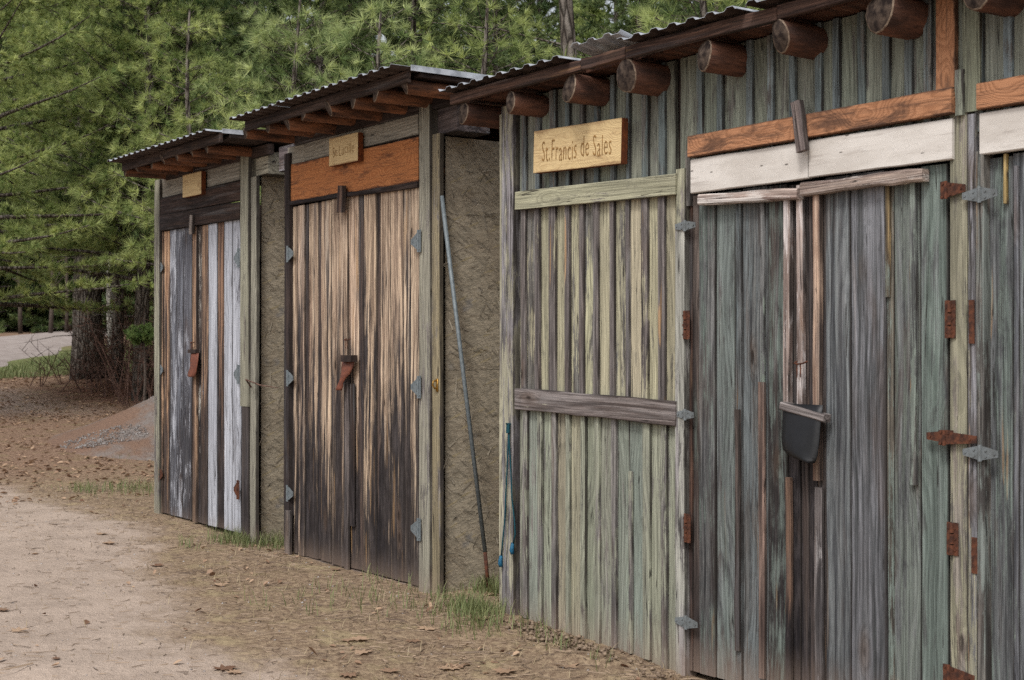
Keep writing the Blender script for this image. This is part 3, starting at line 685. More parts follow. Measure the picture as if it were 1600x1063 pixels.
hk = MB(); hk.tube([(0, -.0, .03), (0, -.03, .025), (.0, -.035, 0), (.0, -.02, -.02), (0, 0, -.02)], .006, 7); hk.box((0, -.003, .0), (.025, .006, .08))
put('hook', hk.build('hook', [BRASS], True), (FX(684, .02), -.022, FZ(684, 602, .02)), s2)
raf2 = [eave_x(p, EAVE-.06)+.05 for p in (381, 411, 441, 472, 510, 548, 585, 624)]
roof_of(s2, eave_x(375, EAVE), eave_x(629, EAVE)+.02, 3.155, raf2, .052, 3.062, .09, 3)

# ================================================================ SHED 3 (large green grey building)
x3l, x3r = FX(781), -3.9
s3 = shed('large nearest shed with peeling grey green boards and log rafters', (x3l-6)/2)
shell(s3, x3l+.02, x3r, 2.93)
ZW = 2.94
wall = slab(s3, 'wall', ((FX(811)+FX(1060))/2, .035, (ZW-.2)/2), (FX(1060)-FX(806), .015, ZW+.2), [DARK])
CREAM, GREENG, SAGE, BLUEG = L3(184, 178, 148), L3(134, 139, 124), L3(154, 157, 138), L3(108, 120, 122)
GW, GD = L3(124, 121, 115), L3(72, 69, 67)
vplank(s3, 'corner_post', FX(780, .03), FX(784.5, .03), -.08, 2.86, .03, .1, (GREYW, DKW, L3(190, 186, 160), .8, 0, 0))
vplank(s3, 'post', FX(785, .03), FX(803, .03), -.08, 2.90, .038, .09, (L3(150, 146, 150), GD, L3(176, 172, 148), .55, .15, 0))
vplank(s3, 'recess_strip', FX(803.5, -.02), FX(812, -.02), -.08, 2.90, -.02, .015, (GW, GD, L3(104, 114, 100), .9, 0, 0))
# board and batten panel between the posts
def zg(x): return gz_at(x, -.05)-.04
bat_u = (814, 835, 857, 882, 904.5, 926.5, 952, 977, 1001, 1027.6); bat_uw = (6, 7, 10, 7, 6.5, 7, 7, 5, 10, 10)
bat_l = (816.5, 840, 861.6, 883.6, 907, 929, 955, 981.6, 1004, 1033); bat_lw = (7, 6, 7, 6, 7, 7, 7, 4.5, 11, 8)
edges_u = [812]+[a+w/2 for a, w in zip(bat_u, bat_uw)]+[1056]
edges_l = [812]+[a+w/2 for a, w in zip(bat_l, bat_lw)]+[1056]
cov_u = (.52, .55, .98, 1.0, .62, .58, .95, .6, 1.1, 1.02, .8)
for i in range(11):
    vplank(wall, 'board', FX(edges_u[i]), FX(edges_u[i+1]), 1.20, 2.32, .0, .022, (GW, GD, jit(CREAM, .07), cov_u[i], .1, .12), gap=.004)
    c = jit(random.choice((SAGE, SAGE, L3(164, 160, 134), L3(142, 151, 140))), .06)
    vplank(wall, 'board', FX(edges_l[i]), FX(edges_l[i+1]), zg(FX(edges_l[i])), 1.195, .002, .022, (L3(146, 142, 136), L3(92, 88, 86), c, random.uniform(.72, .92), .22, .03), gap=.004)
    vplank(wall, 'board', FX(edges_u[i]), FX(edges_u[i+1]), 2.325, ZW-.01, .0, .022, (GW, GD, jit(GREENG, .1), random.uniform(.75, .95), 0, .02), gap=.004)
for i in range(10):
    a, w = bat_u[i], bat_uw[i]
    vplank(wall, 'batten', FX(a, .02), FX(a+w, .02), 1.22, 2.36, .022, .018, (L3(122, 115, 112), L3(86, 80, 79), CREAM, random.choice((.1, .2, .3)), 0, .6), bow=.001)
    vplank(wall, 'batten', FX(a, .02)+.006, FX(a+w, .02)+.004, 2.36, ZW-.012, .022, .018, (GW, GD, jit(BLUEG, .12), .7, 0, .0), bow=.001)
    a, w = bat_l[i], bat_lw[i]
    vplank(wall, 'batten', FX(a, .02), FX(a+w, .02), zg(FX(a))+random.uniform(0, .05), 1.19 if i != 7 else .88, .024, .018, (L3(140, 136, 132), L3(88, 84, 84), SAGE, random.choice((.3, .5, .7, .75)), .25, .08), bow=.001)
hplank(s3, 'rail', FX(804.5, .045), FX(1055.5, .045), FZ(805, 328, .045), FZ(805, 300, .045), FZ(1055, 305, .045), FZ(1055, 270, .045), .045, .025, (GREYW, GD, L3(180, 178, 148), .82, 0, .15), n=7)
hplank(s3, 'rail', FX(804, .045), FX(1055, .045), FZ(805, 640, .045), FZ(805, 606, .045), FZ(1055, 665, .045), FZ(1055, 628, .045), .045, .025, (L3(140, 132, 130), L3(84, 76, 74), L3(176, 172, 150), .16, 0, 0), n=7, wob=.004)
# second post with its upper part
vplank(s3, 'post', FX(1055.5, .03), FX(1070, .03), -.2, FZ(1062, 352, .03), .034, .08, (L3(168, 164, 164), GD, L3(176, 176, 166), .6, .1, 0))
vplank(s3, 'post', FX(1057, .03), FX(1070, .03), FZ(1062, 350, .03), FZ(1062, 264, .03), .034, .08, (GREYW, GD, L3(168, 166, 140), .75, 0, 0))
vplank(s3, 'jamb', FX(1070.5, .02), FX(1077.5, .02), 2.20, 2.47, .02, .06, (GW, GD, GREENG, .3, 0, 0))
# upper wall above the doors
upw = slab(s3, 'wall', ((FX(1060)+x3r)/2, .036, (ZW+2.3)/2), (x3r-FX(1060)-.03, .015, ZW-2.3), [DARK])
bx = [FX(1062), -8.30, -8.16] + [FX(p) for p in (1176, 1209, 1243, 1284, 1312, 1351, 1390, 1425, 1455)]
while bx[-1] < x3r-.16: bx.append(bx[-1]+random.uniform(.115, .135))
bx[-1] = x3r-.015
OX0, OX1 = FX(1462, .03), FX(1492, .03)
for i in range(len(bx)-1):
    vplank(upw, 'board', bx[i], bx[i+1], 2.33, ZW-.008, .0, .022, (GW, GD, jit(GREENG, .1), random.uniform(.72, .95), 0, .03), gap=.004)
    if i and not (OX0-.03 < bx[i] < OX1+.03):
        vplank(upw, 'batten', bx[i]-.022, bx[i]+.016, 2.35, ZW-.009, .022, .018, (GW, GD, jit(BLUEG, .12), .75, 0, 0), bow=.001)
vplank(upw, 'board', OX0, OX1, FZ(1478, 142, .03), ZW-.01, .03, .025, None, mats=(ORANGE,))
# heads over the two double doors
def heads(xa, xm, xb, pf=.045):
    hplank(s3, 'lintel_board', xa, xb, 2.427, 2.530, 2.430, 2.534, pf+.02, .04, None, mats=(ORANGE,), n=8)
    for (a, b) in ((xa, xm-.003), (xm+.003, xb-.012)):
        hplank(s3, 'white_board', a, b, 2.254, 2.418, 2.254, 2.415, pf, .03, None, mats=(WHITE,), n=6)
heads(FX(1078, .05), FX(1262, .05), FX(1491, .05))
p2l = FX(1530, .05); heads(p2l, p2l+1.1, -4.35)
vplank(s3, 'turn_button', FX(1243, .1), FX(1258, .1), FZ(1250, 236, .1), FZ(1247, 156, .1), .1, .03, (L3(128, 116, 112), L3(78, 68, 68), DKW, 0, 0, 0), tilt=R(-9), c=.006)
hplank(s3, 'door_batten', FX(1090, .06), FX(1245, .06), FZ(1090, 322, .06), FZ(1090, 304, .06), FZ(1245, 311, .06), FZ(1245, 293, .06), .06, .045, (L3(178, 160, 150), L3(124, 100, 92), L3(206, 198, 192), .6, 0, 0), wob=.004, c=.008)
hplank(s3, 'door_batten', FX(1250, .06), FX(1441, .06), FZ(1250, 306, .06), FZ(1250, 286, .06), FZ(1440, 283, .06), FZ(1440, 262, .06), .06, .045, (L3(168, 150, 138), L3(112, 96, 90), L3(200, 190, 182), .45, 0, .2), n=9, wob=.005, c=.008)
# door leaves
TEAL, SLATE, BRG = L3(126, 140, 133), L3(116, 121, 122), L3(112, 100, 96)
def door3(xs, za, zb, pf0, tag_=None):
    d = leaf(s3, xs[0][0], xs[-1][1], za, zb, tag_)
    for (a, b, pf, stl, *nm) in xs:
        vplank(d, nm[0] if nm else 'plank', a, b, za+.003 if not nm else za+random.uniform(.01, .05), zb-.004+random.uniform(-.006, .006), pf0+pf, .022 if not nm else .02, stl, gap=.005, bow=.002)['film'] = 0.62
    return d
f = lambda p: FX(p, .01)
def ds(kind, cov, tar=.15, raw=.15):
    wa, wb = {'s': (L3(112, 114, 114), L3(63, 64, 66)), 'b': (L3(106, 94, 88), L3(58, 51, 49)), 'd': (L3(80, 72, 69), L3(44, 41, 41)), 'g': (L3(124, 126, 130), L3(74, 75, 79)), 'r': (L3(104, 74, 60), L3(60, 45, 40))}[kind]
    return (jit(wa, .08), jit(wb, .1), jit(random.choice((TEAL, TEAL, L3(112, 124, 124), L3(122, 134, 124))), .06), cov, tar, raw)
WHT = (L3(176, 160, 152), L3(126, 106, 98), L3(204, 196, 194), .5, .25, .1)
d3a = door3([(f(1074), f(1079.5), .004, ds('r', .0, .5)), (f(1079.5), f(1090), .0, ds('b', .35, .4)), (f(1090.5), f(1116), .006, ds('s', .42, .4, .3)), (f(1116.5), f(1147), .0, ds('s', .66)),
             (f(1147.5), f(1157), .008, ds('s', .5, .1, .3)), (f(1157.5), f(1198.5), .0, ds('s', .62, .3)), (f(1199), f(1228), .006, ds('d', .48, .6, .3)), (f(1228), f(1246), -.004, ds('d', .1, .9))], -.06, 2.25, .0)
vplank(d3a, 'batten', f(1228), f(1238), 1.10, 2.19, .034, .03, WHT, c=.008); vplank(d3a, 'batten', f(1230), f(1238), -.05, .93, .03, .022, (L3(128, 98, 78), L3(78, 62, 54), WHT[2], .0, 1.0, .2), c=.006)
vplank(d3a, 'batten', f(1187), f(1196), .0, FZ(1190, 597, .02), .024, .018, (L3(140, 116, 104), L3(84, 68, 62), TEAL, .1, .3, .2)); vplank(d3a, 'batten', f(1150), f(1157), .1, FZ(1153, 640, .02), .024, .016, ds('b', .1, .5))
vplank(d3a, 'batten', f(1189), f(1195), FZ(1190, 597, .02), 2.2, .022, .016, ds('s', .45))
d3b = door3([(f(1247), f(1260), -.004, ds('d', .0, .9)), (f(1260), f(1274), -.004, ds('d', .04, .8)), (f(1287), f(1327), .002, ds('g', .36, .25, .12)), (f(1328), f(1383), .006, ds('g', .18, .25, .05)),
             (f(1393.5), f(1436), .0, ds('s', .64, .15, .2)), (f(1437), f(1480), .006, ds('s', .72, .15, .2))], -.07, 2.252, .0)
vplank(d3b, 'plank', f(1274), f(1287), -.06, 2.24, -.002, .02, ds('d', .1, .7)); vplank(d3b, 'plank', f(1383), f(1393.5), -.06, 2.24, -.002, .02, (L3(122, 116, 104), L3(76, 72, 66), TEAL, .5, .3, .5))
vplank(d3b, 'batten', f(1247.5), f(1257), 1.10, 2.23, .03, .026, WHT, c=.008); vplank(d3b, 'batten', f(1274.5), f(1285), .93, 2.19, .036, .03, (L3(186, 158, 136), L3(130, 100, 84), L3(196, 186, 182), .2, .2, .4), c=.008)
vplank(d3b, 'batten', f(1275), f(1287), -.05, .90, .028, .022, (L3(128, 121, 120), L3(80, 73, 72), L3(160, 156, 156), .35, .6, 0), c=.008)
vplank(d3b, 'batten', f(1384.5), f(1391), 1.72, 2.21, .018, .014, (L3(168, 142, 98), L3(122, 106, 78), TEAL, .3, .6, .5)); vplank(d3b, 'batten', f(1423.5), f(1433), .95, 2.21, .022, .018, ds('s', .5, .2, .5))
# rubber flap over the padlock
flap(d3b, 'lock_flap', [(0.0, -.185, .045), (-.045, -.185, .042), (-.10, -.182, .04), (-.155, -.178, .042), (-.20, -.165, .04), (-.222, -.135, .038), (-.238, -.08, .034), (-.25, -.01, .025)], FX(1270, .07), FZ(1270, 640, .07)+.02, .045, RUBBER, .035)
o = hplank(d3b, 'flap_batten', FX(1219, .07), FX(1288, .07), FZ(1219, 640, .07), FZ(1219, 628, .07), FZ(1288, 661, .07), FZ(1288, 648, .07), .075, .045, (L3(160, 152, 150), L3(104, 96, 94), DKW, 0, 0, 0), c=.006)
staple(d3b, FX(1254, .03), FZ(1254, 572, .03), .034)
# hinges of the left leaf
strap_pair(d3a, FX(1073, .03), FZ(1073, 353, .03), PAINTMETAL, .036, .072, .046)
butt_hinge(d3a, FX(1072, .03), FZ(1072, 508, .03), RUST, .03, .14, .05)
strap_pair(d3a, FX(1073, .03), FZ(1073, 648, .03), PAINTMETAL, .036, .06, .046)
butt_hinge(d3a, FX(1073, .03), FZ(1073, 825, .03), RUST, .03, .14, .05)
strap_pair(d3a, FX(1074, .03), FZ(1074, 972, .03), PAINTMETAL, .036, .08, .058)
# centre post between the two double doors
vplank(s3, 'post', FX(1484, .03), FX(1511, .03), -.2, 2.44, .03, .07, (L3(150, 142, 132), GD, L3(150, 147, 124), .62, .1, .1))
vplank(s3, 'post', FX(1496, .035), FX(1508, .035), 2.42, 2.60, .05, .04, (GW, GD, GREENG, .7, 0, 0))
vplank(s3, 'post', FX(1511.5, .035), FX(1525, .035), -.2, 2.42, .036, .07, (L3(150, 150, 156), GD, L3(152, 149, 128), .4, .1, .35))
vplank(s3, 'post', FX(1525.5, .04), FX(1538, .04), -.2, 2.27, .044, .07, (GW, GD, L3(120, 128, 124), .5, .1, .2))
vplank(s3, 'post', FX(1503, .04), FX(1530, .04), 2.43, ZW-.02, .035, .05, (GW, GD, L3(134, 138, 116), .85, 0, 0))
vplank(s3, 'recess_strip', FX(1480, -.02), FX(1484, -.02), -.2, 2.25, -.02, .02, (GW, GD, L3(84, 104, 84), .9, 0, 0))
m = MB(); t_hinge(d3b, FX(1481, .04), FZ(1481, 297, .04), 1, RUST, .044, .09, .07); t_hinge(d3b, FX(1479, .04), FZ(1479, 684, .04), 1, RUST, .05, .15, .06)
t_hinge(d3b, FX(1479, .04), FZ(1479, 683, .04), -1, RUST, .034, .10, .055); butt_hinge(d3b, FX(1484, .04), FZ(1484, 499, .04), RUST, .034, .15, .042)
butt_hinge(d3b, FX(1487, .04), FZ(1487, 842, .04), RUST, .034, .13, .046); t_hinge(d3b, FX(1481, .04), FZ(1481, 1052, .04), 1, RUST, .034, .12, .07)
# right hand double door, running out of the picture
xs = [(FX(1540), FX(1583), .0, ds('s', .5, .15, .4)), (FX(1583.5), FX(1620), .004, ds('g', .4))]; x = FX(1620)
while x < -4.55:
    w = random.uniform(.10, .17); xs.append((x+.002, min(x+w, -4.42), random.choice((0, .005)), ds(random.choice('sgb'), random.uniform(.25, .7)))); x += w
mid = next(i for i, q in enumerate(xs) if q[1] > -5.55)
d3c = door3(xs[:mid+1], -.08, 2.25, .0); d3d = door3(xs[mid+1:], -.08, 2.25, .0)
vplank(d3c, 'batten', FX(1568, .02), FX(1573, .02), 2.06, 2.25, .022, .016, (L3(190, 160, 86), L3(128, 108, 66), TEAL, .3, .2, 1.0)); vplank(d3c, 'batten', FX(1583, .02), FX(1590, .02), .0, 2.2, .02, .014, ds('g', .3))
for (y, mt) in ((304, PAINTMETAL), (708, PAINTMETAL)): strap_pair(d3c, FX(1532, .05), FZ(1532, y, .05), mt, .05, .08, .056)
slab(s3, 'hinge_plate', (FX(1518, .04), -.0385, FZ(1518, 503, .04)), (.025, .004, .17), [RUST]); slab(s3, 'hinge_plate', (FX(1522, .04), -.0385, FZ(1522, 868, .04)), (.03, .004, .14), [RUST])
vplank(s3, 'post', -4.41, -4.22, -.25, 2.84, .03, .09, st_post(.6))
hplank(s3, 'wall_board', -4.2, x3r, -.25, 2.42, -.25, 2.42, .0, .022, (GW, GD, GREENG, .6, .2, 0))
# rafters: log end left edge and bottom, read from the picture
ry = .22
lg = [(714, 188, .07), (786, 179, .075), (876, 166, .079), (962, 150, .089), (1083, 122, .083), (1200, 95, .081), (1351, 57, .085), (1498, 22, .085)]
lx = []
for i, (px, py, r_) in enumerate(lg):
    q = onface(px, py, ry); lx.append(q.x+r_); log(s3, q.x+r_*.95, -ry, DEPTH, 2.932-r_*.93, r_, 900+i)
x = lx[-1]+.62
while x < x3r: log(s3, x, -ry, DEPTH, 2.85, .085, int(-x*100)); x += .6
r3x0, r3x1 = FX(699, ry+.04)+.01, x3r+.15
roof3 = slab(s3, 'roof', ((r3x0+r3x1)/2, (DEPTH-ry+.05)/2+.02, 2.955), (r3x1-r3x0, DEPTH+ry-.08, .03), [LOG])
rimst = (L3(104, 76, 62), L3(58, 43, 38), DKW, 0, .2, .15)
cuts = [r3x0, FX(905, ry+.04), FX(975, ry+.04), FX(1212, ry+.04), r3x1]
for a, b in zip(cuts[:-1], cuts[1:]):
    hplank(roof3, 'fascia', a+.002, b-.002, 2.922+random.uniform(-.006, .006), 2.982, 2.92+random.uniform(-.006, .006), 2.982, ry+.03, .03, rimst, wob=.004)
ex = ry+.09
GALVSHEET = [ZINC, ZINC]
xa = FX(882, ex); xb = FX(968, ex)
corrugated(roof3, 'roof_sheet', r3x0-.02, xa, -ex-.01, DEPTH+.1, 2.995)
corrugated(roof3, 'roof_sheet', xa-.02, xb+.02, -ex+.02, DEPTH+.1, 3.0, lift=.045, mats=GALVSHEET)
x = xb; k = 0
while x < r3x1-.05:
    e = min(x+.84, r3x1+.02); corrugated(roof3, 'roof_sheet', x-.03, e, -ex-random.uniform(.0, .03), DEPTH+.1, 2.996+.003*(k % 2)); x = e; k += 1

# ================================================================ things on the sheds
def text_mesh(s, size, w, name='lettering'):
    cu = bpy.data.curves.new('t', 'FONT'); cu.body = s; cu.size = size; cu.align_x = 'CENTER'; cu.align_y = 'CENTER'; cu.extrude = 0.0015; cu.offset = -0.0022; cu.resolution_u = 3; cu.space_character = 1.1
    ob = bpy.data.objects.new('t', cu); COL.objects.link(ob)
    dg = bpy.context.evaluated_depsgraph_get(); me = bpy.data.meshes.new_from_object(ob.evaluated_get(dg))
    bpy.data.objects.remove(ob); bpy.data.curves.remove(cu); me.name = name
    xs_ = [v.co.x for v in me.vertices]; k = w/(max(xs_)-min(xs_)); c = (max(xs_)+min(xs_))/2
    r = random.Random(4)
    for v in me.vertices:
        X0 = (v.co.x-c)*k; v.co = ((X0), -v.co.z, v.co.y+0.006*math.sin(X0*21)+.004*math.sin(X0*57))
    me.materials.clear(); me.materials.append(CARVE); return me
def sign(pxl, pxr, ytl, ybl, ytr, ybr, pf, th, label, txt=None, size=.1, w=.5, dz=0.0):
    xa, xb = FX(pxl, pf), FX(pxr, pf); za0, za1 = FZ(pxl, ybl, pf), FZ(pxl, ytl, pf); zb0, zb1 = FZ(pxr, ybr, pf), FZ(pxr, ytr, pf)
    o = put('wooden_sign', None, ((xa+xb)/2, -pf+th, (za0+zb0)/2)); tag(o, label, 'sign', 'carved wooden signs on the sheds')
    h = ((za1-za0)+(zb1-zb0))/2; L = xb-xa; ang = math.atan2((zb0+zb1-za0-za1)/2, L)
    me = plank_mesh(h, th, L, 2, .0005, 0, (SIGNW, SIGNSIDE), c=.002)
    for p in me.polygons:
        if abs(p.normal.y) < .5: p.material_index = 1
    put('board', me, (xa, -pf+th, (za0+za1)/2), o, (0, math.pi/2-ang, 0))
    if txt: put('lettering', text_mesh(txt, size, w), ((xa+xb)/2, -pf-.0005, (za0+za1+zb0+zb1)/4+dz), o, (0, -ang, 0))
    return o
sign(834, 971, 206, 270, 183, 256, .085, .042, 'long pale wooden sign carved with several words, on the green shed', 'St.Francis de Sales', .16, .60, -.012)
sign(514, 559, 217, 260, 206, 251, .065, .04, 'small squarish wooden sign with faint letters over the orange board', 'St.Lucille', .10, .30, -.005)
sign(285, 314, 274, 309, 267, 303, .07, .04, 'smallest wooden sign, blank and weathered, over dark brown boards')
# pole leaning on the side wall of the middle shed
pt = Vector((x2r+.03, .06, FZ(688, 305, 0)))
for _ in range(3): pass
def onside(px, py, X):
    d = ray(px, py); t = (X-CAM.x)/d.x; return CAM+d*t
pa_, pb_ = onside(690, 306, x2r+.03), onside(758, 862, x2r+.16); pc_ = onside(763, 905, x2r+.18)
pm = MB(); pm.tube([pa_-pc_, pb_-pc_], .0135, 10)
po = put('metal_pole', None, pc_); tag(po, 'thin grey metal pole leaning against the side wall of the middle shed', 'pole')
put('shaft', pm.build('shaft', [GALV], True), pc_, po)
pm = MB(); pm.tube([pb_-pc_, Vector((0, 0, -.05))], .012, 10); put('rusty_foot', pm.build('rusty_foot', [RUST], True), pc_, po)
# teal cord on the left post of the big shed
def cp(px, py, p=.052): return onface(px, py, p)
base = cp(795, 663)
ro = put('rope', None, base); tag(ro, 'doubled teal cord hanging from a nail on the pale corner post', 'rope')
for nm, pts in (('strand', [(795, 663), (794.5, 685), (793, 720), (791, 760), (789, 810), (785, 850), (783, 872)]), ('strand', [(795, 663), (795.5, 690), (798, 730), (800, 780), (804, 815), (805, 835), (801, 852)])):
    m = MB(); m.tube([cp(*q)-base for q in pts], .0046, 7); sr = put(nm, m.build(nm, [ROPEM], True), base, ro)
    e = cp(*pts[-1])-base; m = MB(); m.tube([e+Vector((0, 0, .015)), e-Vector((.004, .004, .03)), e-Vector((.0, 0, .05))], [.009, .014, .011], 7); put('end_wrap', m.build('end_wrap', [ROPEB], True), base, sr)
m = MB(); m.tube([Vector((0, .03, .0)), Vector((0, -.02, .004))], .004, 6); m.tube([Vector((-.004, 0, .006)), Vector((.0, -.006, -.05))], .012, 6); put('knot', m.build('knot', [ROPEM]), base, ro)

# ================================================================ trees
def needles(P, A, n, ln, wd, spread=(0.25, 1.05), rg=rng):
    T = len(P); A = A/np.linalg.norm(A, axis=1, keepdims=True)
    up = np.where(np.abs(A[:, 2:3]) > .9, np.array([[1., 0, 0]]), np.array([[0, 0, 1.]]))
    U = np.cross(A, up); U /= np.linalg.norm(U, axis=1, keepdims=True); W = np.cross(A, U)
    th = rg.uniform(0, 2*np.pi, (T, n)); ph = rg.uniform(spread[0], spread[1], (T, n)); l = ln*rg.uniform(.7, 1.15, (T, n))*rg.uniform(.6, 1.2, (T, 1))
    D = A[:, None]*np.cos(ph)[..., None]+(U[:, None]*np.cos(th)[..., None]+W[:, None]*np.sin(th)[..., None])*np.sin(ph)[..., None]
    D[..., 2] -= 0.10*rg.random((T, n))
    S = np.cross(D, rg.normal(size=(T, n, 3))); S /= np.linalg.norm(S, axis=2, keepdims=True)+1e-9
    B = P[:, None]+D*0.012
    V = np.stack([B-S*wd/2, B+S*wd/2, B+D*l[..., None]], 2).reshape(-1, 3)
    tone = np.clip(np.repeat(rg.normal(.45, .28, T), n)+rg.normal(0, .12, T*n), 0, 1)
    return V, tone
def pine(px, Z, H, Rc, seed, label, z0=.8, nd=26, ln=.12, wd=.007, mat=NEEDLE, tr=.16, dens=1.0, zdetail=8.0, base=None, whorl=.42, lean=0.0, dead=0, sp=(.25, 1.05), along=.105, name='pine_tree'):
    rg = np.random.default_rng(seed); rr = random.Random(seed)
    b = atdepth(px, 547, Z) if base is None else Vector(base); b.z = gz_at(b.x, b.y)
    o = put(name, None, b); tag(o, label, 'tree', 'pines around the sheds')
    m = MB(); k = 10; pts = []; rad = []
    for i in range(11):
        u = i/10; pts.append(Vector((lean*u*H*.1+.06*math.sin(u*7+seed), .06*math.cos(u*6+seed), u*H-.15))); rad.append(tr*(1-u)**.8+.012+(.25*tr*max(0, 1-u*14)))
    m.tube(pts, rad, k)
    def tp(z):
        u = min(1, max(0, z/H))*10; i = min(9, int(u)); return pts[i].lerp(pts[i+1], u-i)
    TP = []; TA = []; DP = []
    z = z0
    while z < H-.2:
        nl = rr.randint(4, 6); a0 = rr.uniform(0, 6.28)
        for q in range(nl):
            u = z/H; L = Rc*max(.12, (1-u)**.75)*rr.uniform(.7, 1.15)
            az = a0+q*6.283/nl+rr.uniform(-.3, .3); d = Vector((math.cos(az), math.sin(az), 0)); c = tp(z+rr.uniform(-.12, .12))
            rise = rr.uniform(.0, .25)+.35*u; droop = rr.uniform(.05, .35)*(1-u); pl = []
            side = Vector((-d.y, d.x, 0)); cur = rr.uniform(-.15, .15)
            for i in range(6):
                t = i/5; pl.append(c+d*(L*t)+Vector((0, 0, L*(rise*t-droop*t*t+.10*t**4)))+side*(cur*L*t*t))
            m.tube(pl, [max(.006, .028*L/2*(1-.85*i/5)) for i in range(6)], 5, 0, False)
            big = z > zdetail
            step = (.20 if not big else .42)/dens; s = .22*L+rr.uniform(0, .1)
            while s < L:
                t = s/L; i = min(4, int(t*5)); p = pl[i].lerp(pl[i+1], t*5-i)
                for sg in (-1, 1):
                    if rr.random() < .12: continue
                    tl = rr.uniform(.28, .62)*(1.1-.55*t)*(1.0 if not big else 1.25)
                    td = (d*rr.uniform(.5, .9)+side*sg*rr.uniform(.6, 1.0)+Vector((0, 0, rr.uniform(-.1, .45)))).normalized()
                    e = p+td*tl; DP.append((p, e))
                    ns = max(1, int(tl/(along if not big else .2)))
                    for w_ in range(ns):
                        f_ = 1-w_/max(1, ns)*.85
                        TP.append(p+td*tl*f_); ax = td+Vector((0, 0, .25))+Vector((rr.uniform(-.3, .3), rr.uniform(-.3, .3), rr.uniform(-.2, .3))); TA.append(ax)
                s += step*rr.uniform(.7, 1.3)
            TP.append(pl[-1]); TA.append(d+Vector((0, 0, .3)))
        z += whorl*rr.uniform(.75, 1.25)*(1 if z < zdetail else 1.35)
    for q in range(dead):
        zz = rr.uniform(.8, z0+1); az = rr.uniform(0, 6.28); L = rr.uniform(.5, 1.5); c = tp(zz)
        e = c+Vector((math.cos(az)*L, math.sin(az)*L, rr.uniform(-.3, .25)*L)); m.tube([c, c.lerp(e, .5)+Vector((0, 0, .05)), e], [.014, .009, .004], 4, 0, False)
    TP.append(pts[-1]); TA.append(Vector((0, 0, 1)))
    put('trunk', m.build('trunk', [BARK], True), b, o)
    P = np.array([tuple(p) for p in TP]); A = np.array([tuple(a) for a in TA])
    big = P[:, 2] > zdetail
    V1, t1 = needles(P[~big], A[~big], nd, ln, wd, sp, rg)
    if big.any():
        V2, t2 = needles(P[big], A[big], max(12, nd//2), ln*1.7, wd*2.4, rg=rg); V1 = np.vstack([V1, V2]); t1 = np.concatenate([t1, t2])
    tw = []                                             # thin twigs as slivers
    for (p, e) in DP:
        a = np.array(p); c = np.array(e); q = np.cross(c-a, rg.normal(size=3)); q /= np.linalg.norm(q)+1e-9
        tw.append([a-q*.004, a+q*.004, c])
    cr = put('crown', npmesh('crown', V1, np.arange(len(V1)), [mat], t1), b, o)
    tw = np.array(tw).reshape(-1, 3); tag(put('twigs', npmesh('twigs', tw, np.arange(len(tw)), [BRANCHM]), b, o), kind='stuff')
    return o
# near pines right behind the sheds, seen over the roofs
pine(600, 16.2, 5.5, 2.2, 11, 'silvery young pine with long needle tufts behind the middle shed roof', 1.9, 44, .17, .0075, NEEDLE2, .09, 1.15, 6.2, sp=(.12, 1.5), along=.17)
pine(465, 17.6, 6.0, 2.2, 12, 'silvery young pine rising over the left shed roof', 2.4, 44, .17, .0075, NEEDLE2, .08, 1.15, 6.4, sp=(.12, 1.5), along=.17)
pine(300, 20.0, 6.2, 2.4, 36, 'yellow green young pine over the peak of the left shed roof', 2.5, 40, .16, .008, NEEDLE, .07, 1.15, 6.6, sp=(.12, 1.5), along=.17)
pine(750, 14.8, 5.3, 2.1, 13, 'light green pine over the joint of the middle and large sheds', .9, 40, .15, .0075, NEEDLE, .09, 1.15, 6.0, sp=(.12, 1.5), along=.17)
pine(930, 13.2, 4.5, 2.0, 14, 'fresh green pine just above the bent roof sheet of the large shed', .9, 44, .14, .0065, NEEDLE, .06, 1.25, 5.2, sp=(.12, 1.5), along=.16)
pine(1090, 12.3, 5.6, 1.9, 15, 'pine with round needle tufts at the top edge over the large shed', .9, 40, .14, .0065, NEEDLE, .08, 1.1, 5.0, sp=(.12, 1.5), along=.17)
pine(1330, 13.0, 8.0, 2.2, 16, 'pine hidden behind the right part of the large shed', 1.5, 20, .12, .01, NEEDLE, .12, .7, 5.6)
pine(886, 15.0, 8.0, 3.0, 17, 'tall pine with a thick bare grey trunk above the large shed', 6.4, 20, .14, .013, NEEDLE, .15, .7, 7.5, dead=14)
# the left wood
pine(141, 28.0, 10.1, 4.0, 21, 'big pine with the thickest dark trunk at the wood edge', 2.7, 26, .16, .016, NEEDLE, .31, 1.0, 8.8, dead=14)
pine(226, 24.0, 9.1, 3.4, 22, 'pine with a grey lichen trunk left of the smallest shed', 2.3, 26, .15, .012, NEEDLE, .13, 1.05, 8.0, dead=6)
pine(-70, 22.0, 11.0, 4.4, 23, 'yellow green pine with drooping boughs at the left edge', 1.9, 30, .16, .013, NEEDLE, .13, 1.1, 7.6)
pine(128, 34.0, 11.6, 4.2, 37, 'yellow green pine behind the drooping boughs at the left', 3.2, 24, .17, .018, NEEDLE, .10, 1.0, 9.0)
pine(189, 26.0, 10.0, 2.8, 35, 'slim pine with a straight dark trunk left of the smallest shed', 2.5, 28, .15, .012, NEEDLE, .09, 1.1, 8)
pine(300, 25.0, 9.3, 3.6, 25, 'dark pine behind the smallest shed roof', 2.6, 22, .17, .018, NEEDLE3, .12, 1.0, 8.4)
pine(400, 28.0, 10.1, 3.8, 38, 'dark pine between the left and middle roofs', 2.0, 20, .18, .022, NEEDLE3, .12, 1.0, 9)
